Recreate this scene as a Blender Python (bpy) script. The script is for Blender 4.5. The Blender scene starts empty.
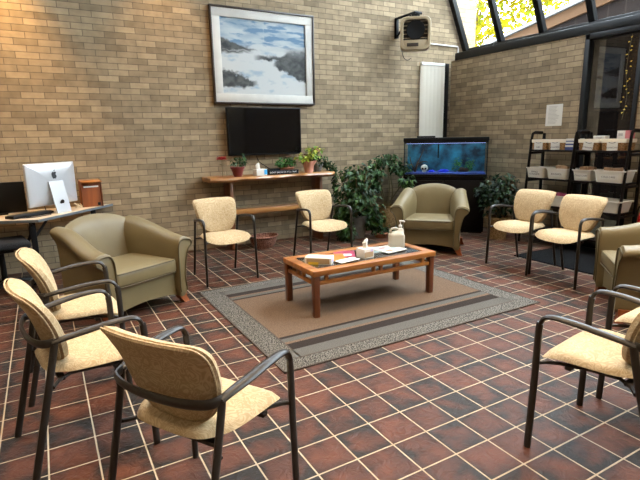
import bpy, bmesh, math, random
from mathutils import Vector, Matrix, noise
R = math.radians; PI = math.pi
random.seed(7)
scene = bpy.context.scene
COL = scene.collection

# ------------------------------------------------------------------ materials
def nmat(name):
    m = bpy.data.materials.new(name); m.use_nodes = True
    nt = m.node_tree; b = nt.nodes['Principled BSDF']
    return m, nt, b
def mat(name, col, rough=.5, metal=0, var=0, vscale=20, bump=0, bscale=60, spec=.5, stretch=(1,1,1), coat=0, sheen=0):
    m, nt, b = nmat(name); N = nt.nodes; L = nt.links
    b.inputs['Base Color'].default_value = (*col, 1); b.inputs['Roughness'].default_value = rough
    b.inputs['Metallic'].default_value = metal; b.inputs['Specular IOR Level'].default_value = spec
    b.inputs['Coat Weight'].default_value = coat
    if sheen: b.inputs['Sheen Weight'].default_value = sheen
    if var or bump:
        tc = N.new('ShaderNodeTexCoord'); mp = N.new('ShaderNodeMapping'); L.new(tc.outputs['Object'], mp.inputs[0])
        mp.inputs['Scale'].default_value = stretch
    if var:
        t = N.new('ShaderNodeTexNoise'); t.inputs['Scale'].default_value = vscale; t.inputs['Detail'].default_value = 4
        L.new(mp.outputs[0], t.inputs['Vector'])
        mr = N.new('ShaderNodeMapRange'); mr.inputs[1].default_value = .3; mr.inputs[2].default_value = .7
        mr.inputs[3].default_value = 1-var; mr.inputs[4].default_value = 1+var; L.new(t.outputs['Fac'], mr.inputs[0])
        mx = N.new('ShaderNodeMix'); mx.data_type = 'RGBA'; mx.blend_type = 'MULTIPLY'; mx.inputs[0].default_value = 1
        mx.inputs[6].default_value = (*col, 1); L.new(mr.outputs[0], mx.inputs[7]); L.new(mx.outputs[2], b.inputs['Base Color'])
    if bump:
        t2 = N.new('ShaderNodeTexNoise'); t2.inputs['Scale'].default_value = bscale; t2.inputs['Detail'].default_value = 3
        L.new(mp.outputs[0], t2.inputs['Vector'])
        bp = N.new('ShaderNodeBump'); bp.inputs['Strength'].default_value = bump; bp.inputs['Distance'].default_value = .01
        L.new(t2.outputs['Fac'], bp.inputs['Height']); L.new(bp.outputs[0], b.inputs['Normal'])
    return m
def emat(name, col, s):
    m, nt, b = nmat(name)
    b.inputs['Base Color'].default_value = (*col, 1); b.inputs['Emission Color'].default_value = (*col, 1); b.inputs['Emission Strength'].default_value = s
    return m
def wood(name, c1, c2, scale=6, axis=0, rough=.4, coat=.2):
    m, nt, b = nmat(name); N = nt.nodes; L = nt.links
    tc = N.new('ShaderNodeTexCoord'); mp = N.new('ShaderNodeMapping'); L.new(tc.outputs['Object'], mp.inputs[0])
    s = [scale*3]*3; s[axis] = scale*.25; mp.inputs['Scale'].default_value = s
    t = N.new('ShaderNodeTexNoise'); t.inputs['Scale'].default_value = 1; t.inputs['Detail'].default_value = 6; t.inputs['Distortion'].default_value = .6
    L.new(mp.outputs[0], t.inputs['Vector'])
    r = N.new('ShaderNodeValToRGB'); r.color_ramp.elements[0].color = (*c1, 1); r.color_ramp.elements[1].color = (*c2, 1)
    r.color_ramp.elements[0].position = .35; r.color_ramp.elements[1].position = .66
    L.new(t.outputs['Fac'], r.inputs[0]); L.new(r.outputs[0], b.inputs['Base Color'])
    b.inputs['Roughness'].default_value = rough; b.inputs['Coat Weight'].default_value = coat; b.inputs['Coat Roughness'].default_value = .25
    return m
def attr_mat(name, rough=.6, spec=.3, trans=0):
    m, nt, b = nmat(name); a = nt.nodes.new('ShaderNodeVertexColor'); a.layer_name = 'Col'
    nt.links.new(a.outputs[0], b.inputs['Base Color']); b.inputs['Roughness'].default_value = rough; b.inputs['Specular IOR Level'].default_value = spec
    if trans:
        t = nt.nodes.new('ShaderNodeBsdfTranslucent'); nt.links.new(a.outputs[0], t.inputs[0])
        mx = nt.nodes.new('ShaderNodeMixShader'); mx.inputs[0].default_value = trans
        nt.links.new(b.outputs[0], mx.inputs[1]); nt.links.new(t.outputs[0], mx.inputs[2])
        nt.links.new(mx.outputs[0], nt.nodes['Material Output'].inputs[0])
    return m
def glass(name, tint=(1,1,1), refl=1.0, ior=1.5):
    m, nt, b = nmat(name); N = nt.nodes; L = nt.links; N.remove(b)
    t = N.new('ShaderNodeBsdfTransparent'); t.inputs[0].default_value = (*tint, 1)
    g = N.new('ShaderNodeBsdfGlossy'); g.inputs['Roughness'].default_value = .01
    f = N.new('ShaderNodeFresnel'); f.inputs[0].default_value = ior
    k = N.new('ShaderNodeMath'); k.operation = 'MULTIPLY'; k.inputs[1].default_value = refl*1.7; L.new(f.outputs[0], k.inputs[0])
    gm = N.new('ShaderNodeNewGeometry'); iv = N.new('ShaderNodeMath'); iv.operation = 'SUBTRACT'; iv.use_clamp = True; iv.inputs[0].default_value = 1; L.new(gm.outputs['Backfacing'], iv.inputs[1])
    k2 = N.new('ShaderNodeMath'); k2.operation = 'MULTIPLY'; k2.use_clamp = True; L.new(k.outputs[0], k2.inputs[0]); L.new(iv.outputs[0], k2.inputs[1]); k = k2
    mx = N.new('ShaderNodeMixShader'); L.new(k.outputs[0], mx.inputs[0]); L.new(t.outputs[0], mx.inputs[1]); L.new(g.outputs[0], mx.inputs[2])
    L.new(mx.outputs[0], N['Material Output'].inputs[0])
    return m
def brick(name, c1, c2, mortar, course=.0700, length=.230):
    m, nt, b = nmat(name); N = nt.nodes; L = nt.links
    g = N.new('ShaderNodeNewGeometry'); s = N.new('ShaderNodeSeparateXYZ'); L.new(g.outputs['Position'], s.inputs[0])
    a = N.new('ShaderNodeMath'); a.operation = 'ADD'; L.new(s.outputs[0], a.inputs[0]); L.new(s.outputs[1], a.inputs[1])
    c = N.new('ShaderNodeCombineXYZ'); L.new(a.outputs[0], c.inputs[0]); L.new(s.outputs[2], c.inputs[1])
    t = N.new('ShaderNodeTexBrick'); L.new(c.outputs[0], t.inputs['Vector'])
    t.inputs['Scale'].default_value = 1; t.inputs['Brick Width'].default_value = length; t.inputs['Row Height'].default_value = course
    t.inputs['Mortar Size'].default_value = .0038; t.inputs['Mortar Smooth'].default_value = .15; t.offset = .5
    t.inputs['Color1'].default_value = (*c1, 1); t.inputs['Color2'].default_value = (*c2, 1); t.inputs['Mortar'].default_value = (*mortar, 1)
    n = N.new('ShaderNodeTexNoise'); n.inputs['Scale'].default_value = 9; n.inputs['Detail'].default_value = 6; L.new(g.outputs['Position'], n.inputs['Vector'])
    mr = N.new('ShaderNodeMapRange'); mr.inputs[1].default_value = .3; mr.inputs[2].default_value = .7; mr.inputs[3].default_value = .84; mr.inputs[4].default_value = 1.16
    L.new(n.outputs['Fac'], mr.inputs[0])
    mx = N.new('ShaderNodeMix'); mx.data_type = 'RGBA'; mx.blend_type = 'MULTIPLY'; mx.inputs[0].default_value = 1
    L.new(t.outputs['Color'], mx.inputs[6]); L.new(mr.outputs[0], mx.inputs[7]); L.new(mx.outputs[2], b.inputs['Base Color'])
    b.inputs['Roughness'].default_value = .8; b.inputs['Specular IOR Level'].default_value = .25
    n2 = N.new('ShaderNodeTexNoise'); n2.inputs['Scale'].default_value = 70; L.new(g.outputs['Position'], n2.inputs['Vector'])
    sm = N.new('ShaderNodeMath'); sm.operation = 'MULTIPLY_ADD'; sm.inputs[1].default_value = .25; L.new(n2.outputs['Fac'], sm.inputs[0])
    iv = N.new('ShaderNodeMath'); iv.operation = 'SUBTRACT'; iv.inputs[0].default_value = 1; L.new(t.outputs['Fac'], iv.inputs[1])
    L.new(iv.outputs[0], sm.inputs[2])
    bp = N.new('ShaderNodeBump'); bp.inputs['Strength'].default_value = .7; bp.inputs['Distance'].default_value = .008
    L.new(sm.outputs[0], bp.inputs['Height']); L.new(bp.outputs[0], b.inputs['Normal'])
    return m

TILE = .21; OX = .9104; OY = 1.8627
def tile_mat():
    m, nt, b = nmat('quarry tile'); N = nt.nodes; L = nt.links
    g = N.new('ShaderNodeNewGeometry'); mp = N.new('ShaderNodeMapping'); mp.inputs['Location'].default_value = (-OX+TILE*60, -OY+TILE*60, 0)
    L.new(g.outputs['Position'], mp.inputs[0])
    t = N.new('ShaderNodeTexBrick'); t.offset = 0; L.new(mp.outputs[0], t.inputs['Vector'])
    t.inputs['Scale'].default_value = 1; t.inputs['Brick Width'].default_value = TILE; t.inputs['Row Height'].default_value = TILE*1.001
    t.inputs['Mortar Size'].default_value = .0046; t.inputs['Mortar Smooth'].default_value = .3
    t.inputs['Color1'].default_value = (0, 0, 0, 1); t.inputs['Color2'].default_value = (1, 1, 1, 1); t.inputs['Mortar'].default_value = (.5, .5, .5, 1)
    # flashing: broad dark clouds plus a tint per tile
    n = N.new('ShaderNodeTexNoise'); n.inputs['Scale'].default_value = 5.5; n.inputs['Detail'].default_value = 3; n.inputs['Distortion'].default_value = .4
    L.new(g.outputs['Position'], n.inputs['Vector'])
    sp = N.new('ShaderNodeSeparateXYZ'); L.new(mp.outputs[0], sp.inputs[0]); ed = []
    for ax in (0, 1):
        d_ = N.new('ShaderNodeMath'); d_.operation = 'DIVIDE'; d_.inputs[1].default_value = TILE*(1 if ax == 0 else 1.001); L.new(sp.outputs[ax], d_.inputs[0])
        pp_ = N.new('ShaderNodeMath'); pp_.operation = 'PINGPONG'; pp_.inputs[1].default_value = .5; L.new(d_.outputs[0], pp_.inputs[0]); ed.append(pp_)
    mn = N.new('ShaderNodeMath'); mn.operation = 'SMOOTH_MIN'; mn.inputs[2].default_value = .15; L.new(ed[0].outputs[0], mn.inputs[0]); L.new(ed[1].outputs[0], mn.inputs[1])
    me_ = N.new('ShaderNodeMapRange'); me_.inputs[1].default_value = 0; me_.inputs[2].default_value = .28; me_.inputs[3].default_value = -.13; me_.inputs[4].default_value = .07; L.new(mn.outputs[0], me_.inputs[0])
    nn_ = N.new('ShaderNodeMath'); nn_.operation = 'ADD'; L.new(n.outputs['Fac'], nn_.inputs[0]); L.new(me_.outputs[0], nn_.inputs[1]); n_out = nn_.outputs[0]
    ad = N.new('ShaderNodeMath'); ad.operation = 'MULTIPLY_ADD'; ad.inputs[1].default_value = .22; L.new(t.outputs['Color'], ad.inputs[0]); L.new(n_out, ad.inputs[2])
    r = N.new('ShaderNodeValToRGB'); e = r.color_ramp.elements
    e[0].position = .46; e[0].color = (.020, .0155, .0125, 1); e[1].position = .84; e[1].color = (.096, .034, .019, 1)
    q = e.new(.60); q.color = (.054, .0225, .0145, 1)
    L.new(ad.outputs[0], r.inputs[0])
    n3 = N.new('ShaderNodeTexNoise'); n3.inputs['Scale'].default_value = 40; n3.inputs['Detail'].default_value = 5; L.new(g.outputs['Position'], n3.inputs['Vector'])
    mx = N.new('ShaderNodeMix'); mx.data_type = 'RGBA'; L.new(t.outputs['Fac'], mx.inputs[0]); L.new(r.outputs[0], mx.inputs[6]); mx.inputs[7].default_value = (.40, .315, .22, 1)
    L.new(mx.outputs[2], b.inputs['Base Color'])
    rr = N.new('ShaderNodeMapRange'); rr.inputs[3].default_value = .52; rr.inputs[4].default_value = .85; L.new(t.outputs['Fac'], rr.inputs[0]); L.new(rr.outputs[0], b.inputs['Roughness'])
    b.inputs['Specular IOR Level'].default_value = .16
    w = N.new('ShaderNodeTexNoise'); w.inputs['Scale'].default_value = 16; w.inputs['Detail'].default_value = 7; w.inputs['Distortion'].default_value = 1.6
    L.new(g.outputs['Position'], w.inputs['Vector'])
    iv = N.new('ShaderNodeMath'); iv.operation = 'MULTIPLY_ADD'; iv.inputs[1].default_value = -.6; L.new(t.outputs['Fac'], iv.inputs[0]); L.new(w.outputs['Fac'], iv.inputs[2])
    bp = N.new('ShaderNodeBump'); bp.inputs['Strength'].default_value = .75; bp.inputs['Distance'].default_value = .012
    L.new(iv.outputs[0], bp.inputs['Height']); L.new(bp.outputs[0], b.inputs['Normal'])
    return m
def weave(name, c1, c2, s=260, rough=.95, bump=.5):
    m, nt, b = nmat(name); N = nt.nodes; L = nt.links
    tc = N.new('ShaderNodeTexCoord'); n = N.new('ShaderNodeTexNoise'); n.inputs['Scale'].default_value = s; n.inputs['Detail'].default_value = 2
    L.new(tc.outputs['Object'], n.inputs['Vector'])
    r = N.new('ShaderNodeValToRGB'); r.color_ramp.elements[0].position = .4; r.color_ramp.elements[1].position = .6
    r.color_ramp.elements[0].color = (*c1, 1); r.color_ramp.elements[1].color = (*c2, 1)
    L.new(n.outputs['Fac'], r.inputs[0]); L.new(r.outputs[0], b.inputs['Base Color'])
    b.inputs['Roughness'].default_value = rough; b.inputs['Specular IOR Level'].default_value = .15
    bp = N.new('ShaderNodeBump'); bp.inputs['Strength'].default_value = bump; bp.inputs['Distance'].default_value = .003
    L.new(n.outputs['Fac'], bp.inputs['Height']); L.new(bp.outputs[0], b.inputs['Normal'])
    return m
def scroll_fabric(name, c1, c2):
    m, nt, b = nmat(name); N = nt.nodes; L = nt.links
    tc = N.new('ShaderNodeTexCoord')
    n = N.new('ShaderNodeTexNoise'); n.inputs['Scale'].default_value = 14; n.inputs['Detail'].default_value = 1; n.inputs['Distortion'].default_value = 2.2
    L.new(tc.outputs['Object'], n.inputs['Vector'])
    k = N.new('ShaderNodeMath'); k.operation = 'MULTIPLY'; k.inputs[1].default_value = 34; L.new(n.outputs['Fac'], k.inputs[0])
    s = N.new('ShaderNodeMath'); s.operation = 'SINE'; L.new(k.outputs[0], s.inputs[0])
    mr = N.new('ShaderNodeMapRange'); mr.inputs[1].default_value = -.5; mr.inputs[2].default_value = .9; L.new(s.outputs[0], mr.inputs[0])
    mx = N.new('ShaderNodeMix'); mx.data_type = 'RGBA'; L.new(mr.outputs[0], mx.inputs[0]); mx.inputs[6].default_value = (*c1, 1); mx.inputs[7].default_value = (*c2, 1)
    L.new(mx.outputs[2], b.inputs['Base Color']); b.inputs['Roughness'].default_value = .85; b.inputs['Specular IOR Level'].default_value = .2
    n2 = N.new('ShaderNodeTexNoise'); n2.inputs['Scale'].default_value = 300; L.new(tc.outputs['Object'], n2.inputs['Vector'])
    bp = N.new('ShaderNodeBump'); bp.inputs['Strength'].default_value = .3; bp.inputs['Distance'].default_value = .002
    L.new(n2.outputs['Fac'], bp.inputs['Height']); L.new(bp.outputs[0], b.inputs['Normal'])
    return m
def siding_mat():
    m, nt, b = nmat('brown board siding'); N = nt.nodes; L = nt.links
    g = N.new('ShaderNodeNewGeometry'); s = N.new('ShaderNodeSeparateXYZ'); L.new(g.outputs['Position'], s.inputs[0])
    c = N.new('ShaderNodeCombineXYZ'); L.new(s.outputs[1], c.inputs[0]); L.new(s.outputs[2], c.inputs[1])
    t = N.new('ShaderNodeTexBrick'); t.offset = 0; L.new(c.outputs[0], t.inputs['Vector'])
    t.inputs['Scale'].default_value = 1; t.inputs['Brick Width'].default_value = .32; t.inputs['Row Height'].default_value = 50; t.inputs['Mortar Size'].default_value = .012
    t.inputs['Color1'].default_value = (.0085, .0058, .005, 1); t.inputs['Color2'].default_value = (.0105, .0074, .0062, 1); t.inputs['Mortar'].default_value = (.02, .015, .012, 1)
    L.new(t.outputs['Color'], b.inputs['Base Color']); b.inputs['Roughness'].default_value = .9; b.inputs['Specular IOR Level'].default_value = .04
    return m

M = {}
M['brick'] = brick('tan grey brick', (.335, .252, .155), (.190, .140, .084), (.120, .090, .060))
M['tile'] = tile_mat()
M['white_paint'] = mat('white ceiling paint', (.75, .73, .69), .8)
M['plaster'] = mat('pale wall paint', (.55, .50, .43), .8)
M['dark_alu'] = mat('dark bronze aluminium', (.007, .0068, .0068), .42, 0, spec=.22)
M['black_metal'] = mat('chair gunmetal tube', (.020, .016, .013), .38, .1, var=.1, spec=.4)
M['black'] = mat('black plastic', (.005, .005, .0055), .45, spec=.18)
M['black_gloss'] = mat('glossy black screen', (.003, .003, .0035), .06, spec=.35)
M['black_wood'] = mat('black brown stained wood', (.0045, .0025, .002), .5, var=.2, spec=.15)
M['fabric'] = scroll_fabric('cream scroll fabric', (.345, .250, .138), (.46, .350, .212))
M['leather'] = mat('olive tan vinyl', (.145, .110, .052), .46, var=.07, vscale=5, bump=.12, bscale=14, spec=.34)
M['piping'] = mat('dark olive piping', (.085, .066, .034), .65, spec=.2)
M['orange_wood'] = wood('orange stained wood', (.17, .040, .008), (.28, .075, .016), 5, 2)
M['table_wood'] = wood('honey oak', (.19, .058, .008), (.35, .130, .022), 5, 0, .35, .3)
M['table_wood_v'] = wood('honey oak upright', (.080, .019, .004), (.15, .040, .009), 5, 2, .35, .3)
M['slab_wood'] = wood('live edge slab wood', (.16, .056, .012), (.40, .185, .05), 4, 0, .35, .35)
M['slab_leg'] = wood('slab leg wood', (.09, .028, .009), (.19, .065, .018), 4, 2, .4, .2)
M['inset'] = mat('smoked grey glass inset', (.045, .043, .042), .12, var=.3, vscale=30)
M['tan_pile'] = weave('tan carpet', (.068, .043, .027), (.150, .098, .063), 200)
M['tweed'] = weave('grey tweed', (.014, .0125, .0105), (.155, .142, .122), 105)
M['grey_band'] = weave('grey carpet band', (.055, .050, .043), (.100, .092, .080), 220)
M['brown_band'] = weave('dark brown carpet band', (.012, .008, .006), (.027, .019, .015), 220)
M['line_band'] = weave('dark line', (.04, .03, .025), (.09, .07, .055), 220)
M['white'] = mat('white plastic', (.62, .61, .58), .4)
M['tub'] = mat('white tub plastic', (.60, .56, .48), .35)
M['paper'] = mat('white paper', (.60, .57, .51), .8)
M['ink'] = mat('black ink', (.02, .02, .022), .7)
M['grey_ink'] = mat('grey print', (.36, .34, .31), .8)
M['silver'] = mat('brushed aluminium', (.52, .53, .55), .32, .45)
M['blind'] = mat('cream vinyl slat', (.88, .83, .72), .5)
M['heater'] = mat('beige enamel', (.32, .245, .15), .45)
M['dark_steel'] = mat('dark steel', (.03, .028, .026), .4, .5)
M['pipe'] = mat('painted conduit', (.62, .60, .56), .5)
M['pic_frame'] = mat('dark picture frame', (.030, .018, .012), .4)
M['mat_board'] = mat('off white liner', (.50, .475, .43), .8, var=.06, vscale=8)
M['canvas'] = attr_mat('oil paint', .65)
M['leaf'] = attr_mat('leaf', .5, .22, .06)
M['tree_leaf'] = attr_mat('sunlit leaf', .6, .2, .45)
M['stem'] = mat('plant stem', (.13, .105, .04), .6)
M['bark'] = mat('bark', (.12, .09, .065), .9, var=.3)
M['soil'] = mat('potting soil', (.035, .022, .014), .95)
M['terracotta'] = mat('terracotta', (.42, .155, .085), .7, var=.1)
M['pink_terracotta'] = mat('pink terracotta', (.58, .27, .19), .6, var=.12, vscale=12)
M['red_pot'] = mat('oxblood glazed pot', (.16, .022, .018), .35)
M['grey_pot'] = mat('weathered grey pot', (.165, .165, .155), .8, var=.2)
M['basket_pot'] = weave('woven brown pot', (.14, .085, .035), (.28, .18, .085), 60)
M['wicker'] = weave('wicker', (.15, .075, .028), (.36, .20, .085), 90, .7)
M['wicker_red'] = weave('reddish wicker', (.09, .032, .022), (.27, .13, .085), 80, .7)
M['liner'] = mat('cream cloth liner', (.72, .64, .50), .9)
M['red'] = mat('red flower', (.48, .02, .035), .6)
M['clear'] = glass('clear glass')
M['blue_print'] = mat('blue print', (.05, .33, .62), .5)
M['navy'] = mat('navy paper', (.035, .05, .17), .5)
M['pink'] = mat('pink card', (.48, .15, .16), .6)
M['magenta'] = mat('magenta cover', (.28, .03, .08), .35)
M['orange'] = mat('orange cover', (.50, .14, .02), .35)
M['yellow'] = mat('yellow card', (.62, .40, .03), .5)
M['beige_card'] = mat('tan card', (.36, .25, .14), .6)
M['kraft'] = mat('brown paper packet', (.27, .155, .08), .7, var=.2)
M['lilac'] = mat('lilac print', (.45, .38, .62), .6)
M['jug'] = mat('translucent jug plastic', (.40, .37, .30), .35)
M['pale_blue'] = mat('pale blue cover', (.26, .36, .39), .4)
M['desk_top'] = mat('pale laminate', (.50, .40, .29), .4)
M['desk_edge'] = mat('grey edge band', (.10, .11, .12), .5)
M['rubber'] = mat('black rubber mat', (.004, .004, .0045), .85, spec=.1, bump=.3, bscale=200)
M['dark_fabric'] = weave('black chair mesh', (.008, .008, .009), (.022, .022, .024), 200)
M['ext_red'] = mat('extinguisher red', (.42, .012, .012), .3, coat=.3)
M['siding'] = siding_mat()
M['fascia'] = mat('tan fascia board', (.055, .029, .015), .8, spec=.05)
M['gutter'] = mat('grey roof edge', (.06, .057, .054), .6)
M['ground'] = mat('leaf strewn ground', (.05, .042, .018), .9, var=.3, vscale=3)
M['pane'] = glass('window glass', (.96, .97, .96), .45)
M['dark_pane'] = glass('tinted door glass', (.28, .27, .26), .85)
M['tank_glass'] = glass('tank glass', (.95, .98, .99), .25)
M['backdrop'] = None
M['gravel'] = mat('blue gravel', (.02, .05, .28), .6, var=.5, vscale=60, bump=.8, bscale=60)
M['blue_rock'] = mat('bright blue rock', (.01, .03, .75), .5)
M['skull'] = mat('bone ornament', (.55, .52, .44), .7, var=.2)
M['driftwood'] = mat('driftwood', (.05, .032, .02), .8, var=.3)
M['tank_lamp'] = emat('aquarium lamp tube', (.42, .50, 1.0), 2.2)
def backdrop_mat():
    m, nt, b = nmat('aquarium backdrop film'); N = nt.nodes; L = nt.links
    tc = N.new('ShaderNodeTexCoord'); n = N.new('ShaderNodeTexNoise'); n.inputs['Scale'].default_value = 5; n.inputs['Detail'].default_value = 4
    L.new(tc.outputs['Object'], n.inputs['Vector'])
    r = N.new('ShaderNodeValToRGB'); e = r.color_ramp.elements
    e[0].position = .38; e[0].color = (.003, .012, .028, 1); e[1].position = .70; e[1].color = (.03, .26, .38, 1)
    L.new(n.outputs['Fac'], r.inputs[0]); L.new(r.outputs[0], b.inputs['Base Color']); b.inputs['Roughness'].default_value = .5
    return m
M['backdrop'] = backdrop_mat()

# ------------------------------------------------------------------ geometry builder
def catmull(pts, sub=4, closed=False):
    P = [Vector(p) for p in pts]; n = len(P); out = []
    rng = range(n) if closed else range(n-1)
    for i in rng:
        if closed: a, b, c, d = P[(i-1) % n], P[i], P[(i+1) % n], P[(i+2) % n]
        else: a, b, c, d = P[max(i-1, 0)], P[i], P[i+1], P[min(i+2, n-1)]
        for k in range(sub):
            t = k/sub; t2 = t*t; t3 = t2*t
            out.append(.5*((2*b)+(-a+c)*t+(2*a-5*b+4*c-d)*t2+(-a+3*b-3*c+d)*t3))
    if not closed: out.append(P[-1])
    return out
class B:
    def __init__(s): s.bm = bmesh.new(); s.col = None
    def _add(s, src, mx=None):
        vm = {}
        for v in src.verts: vm[v] = s.bm.verts.new(mx @ v.co if mx else v.co)
        for f in src.faces:
            try: nf = s.bm.faces.new([vm[v] for v in f.verts]); nf.material_index = f.material_index
            except ValueError: pass
        src.free()
    def box(s, c, d, bevel=0, rz=0, mx=None, seg=2, taper=None):
        t = bmesh.new(); bmesh.ops.create_cube(t, size=1)
        for v in t.verts:
            v.co = Vector((v.co.x*d[0], v.co.y*d[1], v.co.z*d[2]))
            if taper and v.co.z < 0: v.co.x *= taper; v.co.y *= taper
        if bevel: bmesh.ops.bevel(t, geom=t.edges[:], offset=bevel, segments=seg, affect='EDGES', profile=.5)
        m = Matrix.Translation(c) @ Matrix.Rotation(rz, 4, 'Z')
        if mx: m = m @ mx
        s._add(t, m); return s
    def prism(s, poly, z0, z1, mx=None, bevel=0):
        t = bmesh.new(); a = [t.verts.new((x, y, z0)) for x, y in poly]; b = [t.verts.new((x, y, z1)) for x, y in poly]; n = len(poly)
        t.faces.new(a[::-1]); t.faces.new(b)
        for i in range(n): t.faces.new((a[i], a[(i+1) % n], b[(i+1) % n], b[i]))
        bmesh.ops.recalc_face_normals(t, faces=t.faces[:])
        if bevel: bmesh.ops.bevel(t, geom=t.edges[:], offset=bevel, segments=2, affect='EDGES')
        s._add(t, mx); return s
    def loft(s, rings, cap=True, closed=True):
        V = [[s.bm.verts.new(p) for p in r] for r in rings]; n = len(V[0])
        for a, b in zip(V, V[1:]):
            for i in range(n if closed else n-1):
                j = (i+1) % n
                try: s.bm.faces.new((a[i], a[j], b[j], b[i]))
                except ValueError: pass
        if cap and closed:
            s.bm.faces.new(V[0][::-1]); s.bm.faces.new(V[-1])
        return s
    def tube(s, pts, r, n=8, sub=0, flat=None, up=(0, 0, 1), cap=True):
        P = [Vector(p) for p in pts]
        RR = r if isinstance(r, (list, tuple)) else [r]*len(P)
        if sub:
            Q = catmull(P, sub); rr = []
            for i in range(len(P)-1):
                for k in range(sub): rr.append(RR[i]+(RR[i+1]-RR[i])*k/sub)
            RR = rr+[RR[-1]]; P = Q
        rings = []; prev = None
        for i, p in enumerate(P):
            t = (P[min(i+1, len(P)-1)]-P[max(i-1, 0)]).normalized()
            if prev is None:
                u = Vector(up); u = u-t*u.dot(t)
                if u.length < 1e-3: u = Vector((1, 0, 0)); u = u-t*u.dot(t)
            else: u = prev-t*prev.dot(t)
            u.normalize(); prev = u; w = t.cross(u)
            fu, fw = flat if flat else (1, 1)
            rings.append([p+RR[i]*(fu*u*math.sin(2*PI*k/n)+fw*w*math.cos(2*PI*k/n)) for k in range(n)])
        return s.loft(rings, cap)
    def lathe(s, prof, c=(0, 0, 0), n=20, cap=False, sx=1, sy=1):
        rings = [[Vector((c[0]+sx*r*math.cos(2*PI*k/n), c[1]+sy*r*math.sin(2*PI*k/n), c[2]+z)) for k in range(n)] for r, z in prof]
        return s.loft(rings, cap)
    def pillow(s, outline, f, tf, tb, rings=7, pw=4):
        """outline: closed 2-D loop around 0; f(u,v,d) -> point; tf/tb: front and back thickness"""
        n = len(outline)
        def side(t, sg):
            R_ = []
            for k in range(rings):
                q = (k/(rings-1)); q = q**.6 if pw > 2 else q
                h = t*max(0, 1-q**pw)**.5
                if k == 0: R_.append([s.bm.verts.new(f(0, 0, sg*t))])
                else: R_.append([s.bm.verts.new(f(u*q, v*q, sg*h)) for u, v in outline] if k < rings-1 else None)
            return R_
        rim = [s.bm.verts.new(f(u, v, 0)) for u, v in outline]
        for t, sg in ((tf, 1), (tb, -1)):
            L = side(t, sg); L[-1] = rim
            for i in range(n):
                j = (i+1) % n
                s.bm.faces.new((L[0][0], L[1][i], L[1][j]) if sg > 0 else (L[0][0], L[1][j], L[1][i]))
            for a, b in zip(L[1:], L[2:]):
                for i in range(n):
                    j = (i+1) % n
                    s.bm.faces.new((a[i], b[i], b[j], a[j]) if sg > 0 else (a[i], a[j], b[j], b[i]))
        return s
    def leaf(s, p, d, nrm, ln, wd, col=None, fold=.25):
        d = Vector(d).normalized(); nrm = Vector(nrm); w = d.cross(nrm)
        if w.length < 1e-4: w = d.cross(Vector((1, 0, .3)))
        w.normalize(); nn = w.cross(d).normalized(); p = Vector(p)
        a = s.bm.verts.new(p); t = s.bm.verts.new(p+d*ln-nn*ln*.15)
        m1 = s.bm.verts.new(p+d*ln*.45)
        l1 = s.bm.verts.new(p+d*ln*.42+w*wd*.5+nn*wd*fold); r1 = s.bm.verts.new(p+d*ln*.42-w*wd*.5+nn*wd*fold)
        fs = [s.bm.faces.new(q) for q in ((a, m1, l1), (m1, t, l1), (a, r1, m1), (m1, r1, t))]
        if col:
            if s.col is None: s.col = s.bm.loops.layers.float_color.new('Col')
            for f in fs:
                for lp in f.loops: lp[s.col] = (*col, 1)
        return s
    def obj(s, name, m, parent=None, smooth=True, loc=None, ang=40, rz=0):
        me = bpy.data.meshes.new(name); bmesh.ops.recalc_face_normals(s.bm, faces=s.bm.faces[:]) if s.col is None else None
        s.bm.to_mesh(me); s.bm.free()
        for q in (m if isinstance(m, (list, tuple)) else [m]): me.materials.append(M[q] if isinstance(q, str) else q)
        if smooth:
            for p in me.polygons: p.use_smooth = True
            me.set_sharp_from_angle(angle=R(ang))
        o = bpy.data.objects.new(name, me); COL.objects.link(o)
        if parent: o.parent = parent
        if loc: o.location = loc
        if rz: o.rotation_euler.z = rz
        return o
def tag(o, label=None, cat=None, group=None, kind=None):
    if label: o['label'] = label
    if cat: o['category'] = cat
    if group: o['group'] = group
    if kind: o['kind'] = kind
    return o
def thing(name, label, cat, loc=(0, 0, 0), rz=0, group=None):
    o = bpy.data.objects.new(name, None); COL.objects.link(o); o.location = loc; o.rotation_euler = (0, 0, rz); o.empty_display_size = .1
    return tag(o, label, cat, group)
def struct(o, label=None): o['kind'] = 'structure'; return o
def dup(root, loc, rz, label, group=None):
    r = root.copy(); COL.objects.link(r); r.location = loc; r.rotation_euler = (0, 0, rz); r['label'] = label
    if group: r['group'] = group
    for ch in root.children:
        c = ch.copy(); COL.objects.link(c); c.parent = r
        for g in ch.children:
            d = g.copy(); COL.objects.link(d); d.parent = c
    return r
def text(name, body, size, m, parent, loc, rot, align='CENTER', sx=1):
    cu = bpy.data.curves.new(name, 'FONT'); cu.body = body; cu.size = size; cu.align_x = align; cu.align_y = 'CENTER'; cu.extrude = .0004
    t = bpy.data.objects.new(name, cu); COL.objects.link(t)
    dg = bpy.context.evaluated_depsgraph_get(); me = bpy.data.meshes.new_from_object(t.evaluated_get(dg))
    bpy.data.objects.remove(t); me.materials.clear(); me.materials.append(M[m])
    o = bpy.data.objects.new(name, me); COL.objects.link(o); o.parent = parent; o.location = loc; o.rotation_euler = rot; o.scale = (sx, 1, 1)
    return o
def rrect(w, h, r, n=5, dx=0):
    out = []
    for cx, cy, a0 in ((w/2-r, h/2-r, 0), (-w/2+r, h/2-r, 90), (-w/2+r, -h/2+r, 180), (w/2-r, -h/2+r, 270)):
        for k in range(n+1): a = R(a0+90*k/n); out.append((cx+r*math.cos(a)+dx, cy+r*math.sin(a)))
    return out
def facing(f): return math.atan2(f[0], -f[1])      # rotation that turns local -y to f

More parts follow.
